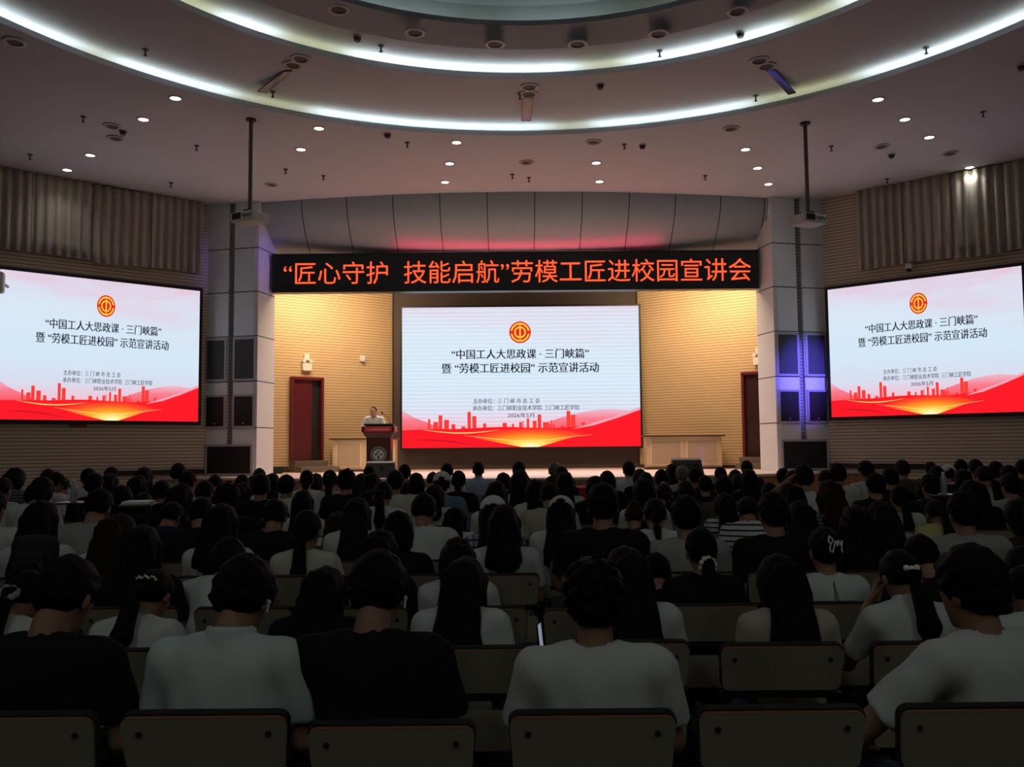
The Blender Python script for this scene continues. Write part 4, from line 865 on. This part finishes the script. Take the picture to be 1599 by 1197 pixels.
# ------------------------------------------------------------------ chairs
M_lam = mat('beige_laminate', (0.26, 0.235, 0.17, 1), 0.5, noise=0.05, scale=12); M_pad = mat('black_upholstery', (0.012, 0.010, 0.010, 1), 0.8); M_bolt = mat('bolt_cap', (0.02, 0.02, 0.02, 1), 0.4); M_ply = mat('plywood_edge', (0.28, 0.12, 0.05, 1), 0.5)
def rounded(wt, wb, h, r, n=5):
    pts = []
    for cx_, cz_, a0 in ((wt/2-r, h-r, 0), (-wt/2+r, h-r, 90), (-wb/2+r, r, 180), (wb/2-r, r, 270)):
        for k in range(n+1): a = math.radians(a0+90*k/n); pts.append((cx_+r*math.cos(a), cz_+r*math.sin(a)))
    return pts
CHY = 0.0
def make_chair():
    e = empty('auditorium_chair', (0, 0, 0))
    R = Matrix.Rotation(math.radians(14), 3, 'X'); T = lambda x, y, z: R @ Vector((x, y, z-0.85)) + Vector((0, 0, 0.85))
    # curved moulded back shell
    mb = MB(); sh = rounded(0.462, 0.445, 0.17, 0.026)
    mb.poly([T(x, 0.0, z+0.675) for x, z in sh], R @ Vector((0, 0.012, 0)))
    mb.mi = 2; mb.poly([T(x, 0.0002, z+0.678) for x, z in sh], R @ Vector((0, 0.0116, 0)))
    mb.mi = 1
    for s in (-1, 1): mb.cyl(T(s*0.18, -0.004, 0.80), T(s*0.18, 0.004, 0.80), 0.0085, n=12)
    mb.build('back_shell', [M_lam, M_bolt, M_ply], e)
    mb = MB(); mb.poly([T(x, 0.013, z+0.668) for x, z in rounded(0.470, 0.452, 0.186, 0.030)], R @ Vector((0, 0.026, 0))); mb.build('back_pad', M_pad, e)
    MB().box(T(0, 0.01, 0.655), (0.46, 0.025, 0.02), R).build('rear_rail', M_dark, e)
    mb = MB(); mb.poly([(x, 0.06+0.0*z, z+0.46) for x, z in rounded(0.45, 0.44, 0.15, 0.02)], (0, 0.012, 0)); mb.build('lower_shell', M_lam, e)
    MB().box((0, 0.285, 0.335), (0.43, 0.42, 0.04), bev=0.018).build('seat', M_pad, e)
    for s in (-1, 1):
        mb = MB(); mb.box((s*0.253, 0.10, 0.26), (0.024, 0.07, 0.52), bev=0.006); mb.box((s*0.249, 0.14, 0.012), (0.04, 0.3, 0.024)); mb.build('leg', M_dark, e)
        MB().box((s*0.257, 0.20, 0.53), (0.03, 0.34, 0.03), Matrix.Rotation(math.radians(4), 3, 'X'), 0.01).build('armrest', M_pad, e)
    return e
CHAIR = make_chair(); chair_used = [False]
ROW1, PITCH_Y = 2.54, 0.89
def row_y(n): return ROW1+PITCH_Y*(n-1)
WORD = ORD
def add_chair(X, n, dz=0.0, rz=0.0):
    o = CHAIR if not chair_used[0] else copy_tree(CHAIR); chair_used[0] = True
    o.location = (X, row_y(n), dz); o.rotation_euler = (0, 0, rz); return o
# chairs whose backs show in the photograph, by row (column in the picture, height of the top edge)
SEEN = {1: [(13, 1118), (316, 1110), (610, 1132), (926, 1115), (1223, 1100), (1540, 1105)], 2: [(50, 1012), (272, 1016), (517, 1010), (752, 1012), (981, 1003), (1223, 1007), (1462, 1005), (1690, 1005)],
        3: [(20, 951), (200, 950), (378, 950), (560, 950), (747, 949), (925, 952), (1110, 945), (1290, 942), (1478, 945), (1660, 940)], 4: [(39, 897), (187, 897), (335, 895), (475, 896), (631, 896), (779, 893), (940, 898), (1085, 890), (1232, 888), (1383, 884), (1530, 880)]}
# ------------------------------------------------------------------ the audience: (column, head top, row, sex, hair, hair colour, top, pose, extra)
AUD = [
 (108,864,1,'m','short','k','k','b',''), (383,862,1,'m','full','k','i','b','collar,earbud'), (591,856,1,'m','full','k','k','b','earbud'), (927,863,1,'m','curly','k','w','u',''), (1515,846,1,'m','full','k','w','w','yawl'),
 (52,888,2,'f','lowpony','k','w','l','scrunchie_grey'), (248,886,2,'f','lowpony','k','w','l','clip'), (512,880,2,'f','xlong','k','k','l',''), (728,866,2,'f','xlong','k','w','u',''), (975,850,2,'f','long','d','w','b',''), (1212,862,2,'f','long','k','e','b',''), (1400,856,2,'f','lowpony','k','w','f','bow,collar'), (1590,880,2,'m','short','k','w','l',''),
 (222,818,3,'f','long','k','k','u',''), (55,872,3,'f','bob','k','w','l',''), (595,824,3,'f','long','k','k','b',''), (715,836,3,'f','long','d','w','b',''), (1022,860,3,'m','short','k','k','l',''), (1094,822,3,'f','lowpony','k','k','u','scrunchie_white'), (1287,822,3,'f','bun','k','w','u','claw,cord'), (1434,832,3,'m','short','k','k','b',''), (361,836,3,'f','bob','k','w','l',''), (1590,850,3,'f','long','d','m','b',''),
 (65,780,4,'f','long','k','w','u','backpack'), (190,800,4,'f','long','r','w','b',''), (346,785,4,'f','mid','k','w','u',''), (480,795,4,'f','lowpony','k','c','u',''), (622,796,4,'f','bob','k','k','u',''), (787,786,4,'f','mid','k','w','u',''), (941,752,4,'m','short','k','k','u',''), (1070,771,4,'m','short','k','g','u',''), (1207,766,4,'m','short','k','k','u',''), (1336,787,4,'f','wavy','d','k','u',''), (1504,765,4,'m','short','k','g','l',''), (1592,775,4,'f','long','d','m','b',''),
 (-14,762,5,'m','short','k','w','u',''), (155,761,5,'m','short','k','g','b',''), (270,782,5,'m','short','k','n','l',''), (314,776,5,'m','short','k','k','l','yawl'), (430,777,5,'m','short','k','k','b',''), (528,797,5,'f','long','r','w','b',''), (662,768,5,'m','short','k','w','b',''), (1022,777,5,'f','tie','d','w','b','cord'), (876,772,5,'f','long','k','w','b','capw'), (1247,780,5,'f','long','k','k','b',''), (1372,780,5,'f','mid','d','g','b',''), (1457,780,5,'f','lowpony','k','y','l',''), (770,772,5,'f','mid','k','q','u','capw'),
 (355,750,6,'m','curly','k','k','u',''), (473,764,6,'f','long','k','w','u',''), (558,775,6,'f','long','d','w','b',''), (989,780,6,'f','bun','r','k','b','tan'), (1166,774,6,'m','short','k','s','b',''), (1130,768,6,'f','long','k','s','b',''), (1404,757,6,'f','lowpony','d','c','u',''), (190,756,6,'f','bob','k','k','u','glasses'), (1295,748,6,'f','wavy','r','t','u',''), (225,768,6,'f','mid','k','k','b',''), (712,790,6,'f','long','k','w','l','') ,
 (66,743,7,'f','bob','k','w','b','hairpin'), (4,745,7,'f','tie','r','w','b',''), (252,749,7,'m','short','k','k','u',''), (284,753,7,'f','mid','k','k','b',''), (598,751,7,'f','lowpony','k','w','b','scrunchie_black'), (580,763,7,'f','long','d','w','b',''), (679,755,7,'f','mid','k','w','b',''), (775,750,7,'f','long','k','w','u',''), (858,752,7,'m','short','k','e','b',''), (1005,745,7,'f','long','k','w','u',''), (1036,754,7,'f','tie','k','k','b',''), (1070,749,7,'f','bob','k','k','b',''), (1231,753,7,'f','long','k','k','b',''), (1367,737,7,'m','short','k','k','u',''), (1453,738,7,'m','short','d','n','u',''), (1515,748,7,'f','long','k','k','b',''), (1578,738,7,'m','short','k','g','u',''), (407,738,7,'m','short','k','k','u',''), (1441,748,7,'f','bob','k','b','l','hairpin'), (835,747,7,'f','long','k','w','b',''),
 (147,737,8,'m','short','k','k','u',''), (22,729,8,'f','bob','k','t','f',''), (217,741,8,'f','long','d','p','b',''), (320,749,8,'m','short','k','w','b','glasses'), (380,752,8,'f','long','d','w','b',''), (541,730,8,'m','curly','k','k','u',''), (617,733,8,'m','short','k','c','u',''), (690,734,8,'m','short','k','j','u','capw'), (1101,741,8,'m','short','k','k','u',''), (1255,724,8,'m','short','k','w','h',''), (1290,733,8,'f','lowpony','k','w','u',''), (1503,731,8,'f','bob','d','k','u',''), (929,742,8,'f','bob','k','k','b',''), (1130,741,8,'m','short','k','o','u',''), (1200,752,8,'f','bob','k','k','b',''),
 (88,736,9,'m','short','k','w','b','yawr'), (293,734,9,'m','short','k','w','u',''), (515,733,9,'f','pony','k','w','u','ribbon'), (447,740,9,'m','short','k','w','u',''), (650,737,9,'f','bob','k','w','u',''), (716,734,9,'f','lowpony','k','k','u',''), (882,735,9,'f','long','k','w','u',''), (861,742,9,'m','short','k','w','b',''), (1086,728,9,'m','short','k','k','u',''), (1308,722,9,'m','short','k','c','u',''), (1390,729,9,'m','short','k','k','u',''), (1536,727,9,'f','lowpony','k','w','b',''), (1575,725,9,'m','short','k','k','u',''), (425,738,9,'f','mid','k','w','b',''), (582,737,9,'f','mid','k','k','b',''), (812,732,9,'f','long','k','w','u',''), (1152,739,9,'f','bob','k','o','b',''), (173,738,9,'f','mid','k','w','b',''),
 (378,740,10,'m','short','k','k','u',''), (479,733,10,'f','tie','k','w','u',''), (786,737,10,'m','short','k','k','u',''), (948,734,10,'f','bob','k','k','b',''), (1008,736,10,'f','mid','k','k','b',''), (1169,731,10,'f','mid','k','k','u',''), (565,738,10,'f','mid','d','c','b',''), (1033,732,10,'f','tie','k','k','u','scrunchie_grey'), (1462,726,10,'m','short','k','k','b',''), (1238,733,10,'m','short','k','k','b',''), (98,744,10,'m','short','k','w','b',''), (843,748,10,'m','short','k','k','b',''), (1352,718,10,'m','short','k','w','u','yawl'), (1523,716,10,'m','short','k','w','u','glasses'),
 (138,730,11,'m','short','k','w','u',''), (225,728,11,'f','mid','k','k','u',''), (278,722,11,'m','short','k','e','u','glasses'), (336,740,11,'m','short','k','k','b',''), (395,742,11,'f','bob','k','k','b',''), (877,727,11,'f','bob','k','k','u',''), (1148,732,11,'m','short','k','k','b',''), (1409,717,11,'m','short','k','o','u',''), (1480,724,11,'m','short','k','e','u','capw'), (1555,719,11,'m','short','k','k','u',''), (578,738,11,'m','short','k','k','b',''), (1223,730,11,'m','short','k','k','u',''), (999,731,11,'f','bob','k','k','b',''),
 (174,728,12,'m','short','k','w','u',''), (405,730,12,'m','short','k','k','b',''), (494,738,12,'f','mid','k','k','b',''), (1065,726,12,'m','short','g','g','u',''), (1050,723,12,'f','mid','k','k','u',''), (1125,728,12,'m','short','k','k','u',''), (1453,720,12,'m','short','k','k','u',''), (1500,716,12,'m','short','k','k','u',''), (75,731,12,'m','short','k','w','b',''), (676,736,12,'m','short','k','w','b',''), (1597,716,12,'m','short','k','k','u',''),
 (577,726,13,'m','short','k','k','u',''), (632,724,13,'m','short','k','p','u',''), (698,722,13,'m','short','k','w','u',''), (747,720,13,'m','short','k','b','u','collar'), (810,719,13,'m','short','k','k','u',''), (866,720,13,'m','short','g','k','u',''), (982,719,13,'m','short','k','w','u','collar'), (1086,721,13,'m','short','k','g','b',''), (1166,718,13,'m','short','k','n','u',''),
]
HW = {'short': 'short-haired', 'full': 'thick-haired', 'curly': 'tousle-haired', 'long': 'long-haired', 'xlong': 'very long-haired', 'mid': 'medium-haired', 'wavy': 'wavy-haired', 'bob': 'bob-haired', 'pony': 'high-ponytailed', 'lowpony': 'ponytailed', 'bun': 'updo-haired', 'tie': 'tied-haired'}
MARKS = [(105, 'left part of left wall screen'), (210, 'middle of left wall screen'), (316, 'right part of left wall screen'), (358, 'left column, wall side'), (402, 'left column, stage side'), (446, 'left stage jamb'), (508, 'left stage door'), (560, 'left console cabinet'), (622, 'the lectern'), (700, 'left part of central screen'), (770, 'middle left of central screen'), (860, 'middle of central screen'), (930, 'middle right of central screen'), (1006, 'right part of central screen'), (1068, 'left half of right console'), (1132, 'right half of right console'), (1188, 'right stage door'), (1215, 'right stage jamb'), (1252, 'right column, stage side'), (1295, 'right column, wall side'), (1400, 'left part of right wall screen'), (1500, 'middle of right wall screen'), (1800, 'right part of right wall screen')]
LABELS = set()
M_acc = mat('pearl_white', (0.75, 0.72, 0.66, 1), 0.3); M_acg = mat('grey_satin', (0.30, 0.30, 0.31, 1), 0.4); M_lens = mat('steel_frame', (0.4, 0.4, 0.4, 1), 0.25, metal=0.9)
M_capw = cloth('white_cap', (0.60, 0.60, 0.56, 1)); M_capt = cloth('brown_cap', (0.06, 0.035, 0.025, 1))
def extras(b, pose, sex, ex):
    P = pose_of((pose, sex)); H = lambda *p: Vector(P.out(p, True)); 
    def blob(name, pts, M, r):
        mb = MB()
        for p in pts: mb.ball(p, r, 10)
        mb.build(name, M, b, smooth=True)
    if 'scrunchie' in ex:
        M = M_acc if 'white' in ex else M_acg if 'grey' in ex else M_pad
        blob('scrunchie', [H(0.036*math.cos(2*PI*k/9), -0.118+0.01*math.sin(4*PI*k/9), 1.10+0.036*math.sin(2*PI*k/9)) for k in range(9)], M, 0.017)
    if 'bow' in ex: blob('hair_bow', [H(0.0, -0.125, 1.14), H(-0.022, -0.122, 1.146), H(0.024, -0.122, 1.148), H(-0.012, -0.122, 1.128), H(0.016, -0.122, 1.13)], M_acc, 0.015)
    if 'clip' in ex: blob('hair_clip', [H(-0.05+0.011*k, -0.098-0.012*math.sin(PI*k/9), 1.20+0.007*math.sin(k*1.9)) for k in range(10)], M_acc, 0.0065)
    if 'hairpin' in ex:
        MB().cyl(H(0.05, -0.07, 1.20), H(0.075, -0.03, 1.195), 0.004, n=8).build('hairpin', M_acc, b)
    if 'ribbon' in ex:
        mb = MB(); pts = [H(-0.01, -0.125, 1.235), H(0.0, -0.16, 1.19), H(0.008, -0.175, 1.13), H(0.02, -0.175, 1.10)]
        for a_, c_ in zip(pts, pts[1:]): mb.cyl(a_, c_, 0.008, n=8)
        mb.build('ribbon', M_acc, b)
    if 'claw' in ex:
        mb = MB(); base = [(-0.028, 1.255), (-0.034, 1.225), (-0.022, 1.21), (-0.008, 1.232), (-0.028, 1.255)]; b2 = [(-0.024, 1.208), (-0.03, 1.178), (-0.016, 1.165), (-0.008, 1.19), (0.004, 1.228), (0.014, 1.20), (0.018, 1.232), (0.03, 1.205), (0.042, 1.23), (0.034, 1.185), (0.038, 1.165)]
        for ch in (base, b2):
            for (x, z), (x2, z2) in zip(ch, ch[1:]): mb.cyl(H(x, -0.150+0.5*abs(x)*0.3, z), H(x2, -0.150+0.5*abs(x2)*0.3, z2), 0.0042, n=8)
        mb.build('claw_clip', M_acc, b)
    if 'cord' in ex:
        mb = MB(); T = lambda *p: Vector(P.out(p)); n = 14; pts = [T(0.064*math.cos(PI+PI*k/n), -0.066*math.sin(PI*k/n)*1.0-0.004, 1.035-0.012*math.sin(PI*k/n)) for k in range(n+1)]+[]
        for a_, c_ in zip(pts, pts[1:]): mb.cyl(a_, c_, 0.0025, n=6)
        for dx in (-0.004, 0.006): mb.cyl(T(0, -0.085, 1.02), T(dx*2, -0.125, 0.90), 0.0022, n=6)
        mb.build('neck_cord', M_pad, b)
    if 'earbud' in ex:
        s = 1 if pose else 1; mb = MB(); mb.ball(H(0.09, 0.012, 1.168), 0.009, 10); mb.cyl(H(0.092, 0.012, 1.168), H(0.091, 0.018, 1.135), 0.004, n=8); mb.build('earbud', M_acc, b)
    if 'glasses' in ex:
        mb = MB()
        for s in (-1, 1):
            mb.cyl(H(s*0.08, 0.0, 1.18), H(s*0.072, 0.11, 1.182), 0.0025, n=6)
            for k in range(12):
                f_ = lambda a_: H(s*0.034+0.026*math.cos(a_), 0.126, 1.176+0.019*math.sin(a_)); mb.cyl(f_(2*PI*k/12), f_(2*PI*(k+1)/12), 0.0018, n=6)
        mb.cyl(H(-0.01, 0.128, 1.18), H(0.01, 0.128, 1.18), 0.0018, n=6); mb.build('glasses', M_lens, b)
NOMY = {}
def head_point(pose, sex): 
    return pose_of((pose, sex)).out((0, 0.0, 1.22), True)
def fit(a, n):
    px, py, _, sex, hair, hm, sh, pose, ex = a; best = None
    for pz in ([pose] if pose in 'hfw' else [pose]+[k for k in 'ubl' if k != pose]):
        me = get(hair, (pz, sex)); top = me['top']+(0.012 if 'cap' in ex else 0); hp = head_point(pz, sex)
        q = PY(px, py, row_y(n)+0.235+hp[1]); sc = q.z/top; cost = abs(sc-(1.0 if sex == 'm' else 0.95))+(0 if pz == pose else 0.035)
        if best is None or cost < best[0]: best = (cost, pz, sc, q.x)
    return best
rows = {}; warn = []
for a in AUD:
    best = None
    for dn in ((0,) if a[2] <= 4 else (0, 1, -1, 2, -2, 3, -3)):
        n = a[2]+dn
        if not 5 <= n <= 14 and dn: continue
        c, pz, sc, X = fit(a, n)
        gap = min([abs(X-o[0]) for o in rows.get(n, [])]+[9])
        cost = c+0.05*abs(dn)+max(0, 0.50-gap)*2.5
        if best is None or cost < best[0]: best = (cost, n, pz, sc, X, gap)
    _, n, pz, sc, X, gap = best; px, py, _, sex, hair, hm, sh, pose, ex = a
    if not 0.86 < sc < 1.14 or gap < 0.42: warn.append((px, py, n, pz, round(sc, 2), round(gap, 2)))
    rows.setdefault(n, []).append([X, px, sex, hair, hm, sh, pz, ex, max(0.84, min(1.16, sc))])
for n in sorted(rows):
    placed = sorted(rows[n], key=lambda q: q[0])
    # a seat for each person: the seats that show, else one under the person, never closer than half a metre
    seats = []
    for px, py in SEEN.get(n, []):
        p = PY(px, py, row_y(n)); seats.append([p.x, max(-0.03, min(0.03, p.z-0.857))])
    if n not in SEEN:
        seats = [[p[0], 0.0] for p in placed]
        for _ in range(60):
            seats.sort()
            for i in range(len(seats)-1):
                g = seats[i+1][0]-seats[i][0]
                if g < 0.565: seats[i][0] -= (0.565-g)/2; seats[i+1][0] += (0.565-g)/2
    seats.sort()
    for k, (X, dz) in enumerate(seats):
        c = add_chair(X, n, dz, random.uniform(-0.015, 0.015) if n > 1 else 0.0)
        tag(c, f'beige backed auditorium chair, {WORD[n-1]} row from the camera, {WORD[k]} from the left', 'chair', 'auditorium chairs')
    for k, (X, px, sex, hair, hm, sh, pz, ex, sc) in enumerate(placed):
        cap = M_capw if 'capw' in ex else None
        b = make_person(pz, sex, hair, hm, sh, collar='collar' in ex, long=sh in ('j', 'q', 'o') , cap=cap); extras(b, pz, sex, ex)
        yaw = math.radians(random.uniform(-7, 7)) + (math.radians(22) if 'yawl' in ex else math.radians(-25) if 'yawr' in ex else 0)
        hp = head_point(pz, sex); off = Matrix.Rotation(yaw, 3, 'Z') @ Vector((hp[0], hp[1], 0))*sc
        b.location = (X-off.x, row_y(n)+0.235, 0.0); b.rotation_euler = (0, 0, yaw); b.scale = (sc,)*3
        sn = SHIRT[sh][0]; pre = {'g': 'grey ', 'r': 'brown '}.get(hm, '')
        what = f'{pre}{HW[hair]} person in {sn}'
        if 'capw' in ex: what = f'white-capped person in {sn}'
        elif 'claw' in ex: what = 'person with pale claw clip in white T-shirt'
        elif 'bow' in ex: what = 'person with pearl bow ponytail in white blouse'
        elif 'clip' in ex: what = 'person with floral hair clip in white top'
        elif 'scrunchie' in ex: what = f"person with {ex.split('_')[1].split(',')[0]} scrunchie in {sn}"
        elif 'ribbon' in ex: what = 'person with white hair ribbon in white T-shirt'
        elif pz == 'h': what = 'person raising hand to head in white T-shirt'
        mark = next(t for lim, t in MARKS if px < lim)
        lab = f'{what}, {WORD[n-1]} row from camera, '+(f'{WORD[k]} from left' if n <= 4 else f'below {mark}')
        if lab in LABELS or len(lab.split()) > 16: lab = f'{what}, {WORD[n-1]} row from camera, {WORD[k]} from left'
        LABELS.add(lab); tag(b, lab, 'person', 'seated audience')
print('SCALE WARN', warn)
# ------------------------------------------------------------------ the speaker behind the lectern
SP = Pose(lean=10, bow=20, yaw=-8, stand=True, L=((-0.27, 0.10, 0.72), (-0.20, 0.36, 0.70)), R=((0.27, 0.10, 0.72), (0.20, 0.36, 0.70)))
b = make_person('u', 'm', 'thin', 'd', 'w', P=SP, key='speaker', skin=M_skin_l, collar=True, h=0.008)
hp = SP.out((0, 0, 1.30), True); q = PY(585, 636, LY+0.62)
b.location = (q.x, LY+0.62, SZ); b.rotation_euler = (0, 0, PI); s_ = max(0.85, min(1.05, (q.z-SZ)/hp[2])); b.scale = (s_,)*3; print('SPEAKER', s_, (q.z-SZ))
tag(b, 'person in white short sleeved shirt reading at the lectern on stage', 'person')
# ------------------------------------------------------------------ small things among the rows
def bottle(p, label):
    e = empty('water_bottle', p, 0, label, 'bottle')
    MB().lathe([(0.001, 0.0), (0.031, 0.002), (0.033, 0.02), (0.031, 0.06), (0.033, 0.09), (0.032, 0.14), (0.022, 0.175), (0.013, 0.19), (0.013, 0.20)], n=20).build('bottle_body', mat('clear_plastic', (0.30, 0.34, 0.40, 1), 0.15, spec=0.8), e, smooth=True)
    MB().cyl((0, 0, 0.198), (0, 0, 0.218), 0.015, n=14).build('bottle_cap', M_white, e)
def tablet(X, Y, z, label, rz=0.0):
    """a chair's fold-out writing board with something on it"""
    e = empty('writing_board', (X, Y, z), rz, label, 'writing board'); MB().box((0, 0, -0.01), (0.26, 0.32, 0.018), bev=0.006).build('board', mat('board_dark', (0.05, 0.045, 0.04, 1), 0.4), e)
    MB().cyl((0.1, -0.1, -z+0.001), (0.1, -0.1, -0.018), 0.012, n=10).build('arm_post', M_dark, e)
p = PY(115, 783, 8.95); tablet(p.x, p.y, p.z-0.0, 'dark writing board carrying a water bottle, by the left wall'); bottle((p.x, p.y, p.z), 'clear water bottle on a writing board by the left wall')
p = PY(1474, 771, 8.95); tablet(p.x, p.y, p.z, 'dark writing board carrying a water bottle, below the right wall screen'); bottle((p.x, p.y, p.z), 'clear water bottle with red label below the right wall screen')
p = PY(216, 786, 7.6); tablet(p.x, p.y, p.z, 'dark writing board with white papers, below the left loudspeaker column', 0.2)
tag(MB().box((0, 0, 0.012), (0.21, 0.28, 0.022), Matrix.Rotation(0.2, 3, 'Z')).build('paper_stack', mat('paper', (0.7, 0.7, 0.68, 1), 0.6), loc=p), 'white papers on a writing board below the left loudspeaker column', 'papers')
def phone(px, py, Y, label, rx, rz=0.0, s=1.0):
    p = PY(px, py, Y); e = empty('smartphone', p, 0, label, 'phone', rot=(rx, 0, rz)); MB().box((0, 0, 0), (0.075*s, 0.009, 0.155*s), bev=0.003).build('phone_case', M_black, e); MB().box((0, -0.0052, 0), (0.068*s, 0.001, 0.146*s)).build('phone_screen', emis('phone_glow', (0.55, 0.6, 0.8, 1), 0.4), e)
phone(843, 997, 4.55, 'lit smartphone standing on an armrest in the gap beside the tousle-haired person', math.radians(-6), math.radians(76))
p = PY(925, 757, 15.4)
e = empty('draped_table', (p.x, 15.4, 0), 0, 'table under a red cloth before the stage', 'table'); MB().box((0, 0, 0.5), (1.2, 0.5, 0.86), bev=0.02).build('table_cloth', mat('red_cloth', (0.35, 0.01, 0.03, 1), 0.8), e); MB().box((0, 0, 0.035), (1.1, 0.4, 0.07)).build('table_base', M_dark, e)
# black rucksack on the long haired person's back
p = PY(55, 868, row_y(4)-0.10)
e = empty('backpack', (p.x, p.y, p.z), 0, 'black backpack hung behind the long haired person near the left edge', 'backpack'); MB().box((0, 0, 0), (0.26, 0.12, 0.24), bev=0.055).build('bag', M_pad, e); MB().box((0, -0.062, -0.03), (0.18, 0.05, 0.12), bev=0.02).build('front_pocket', M_pad, e)
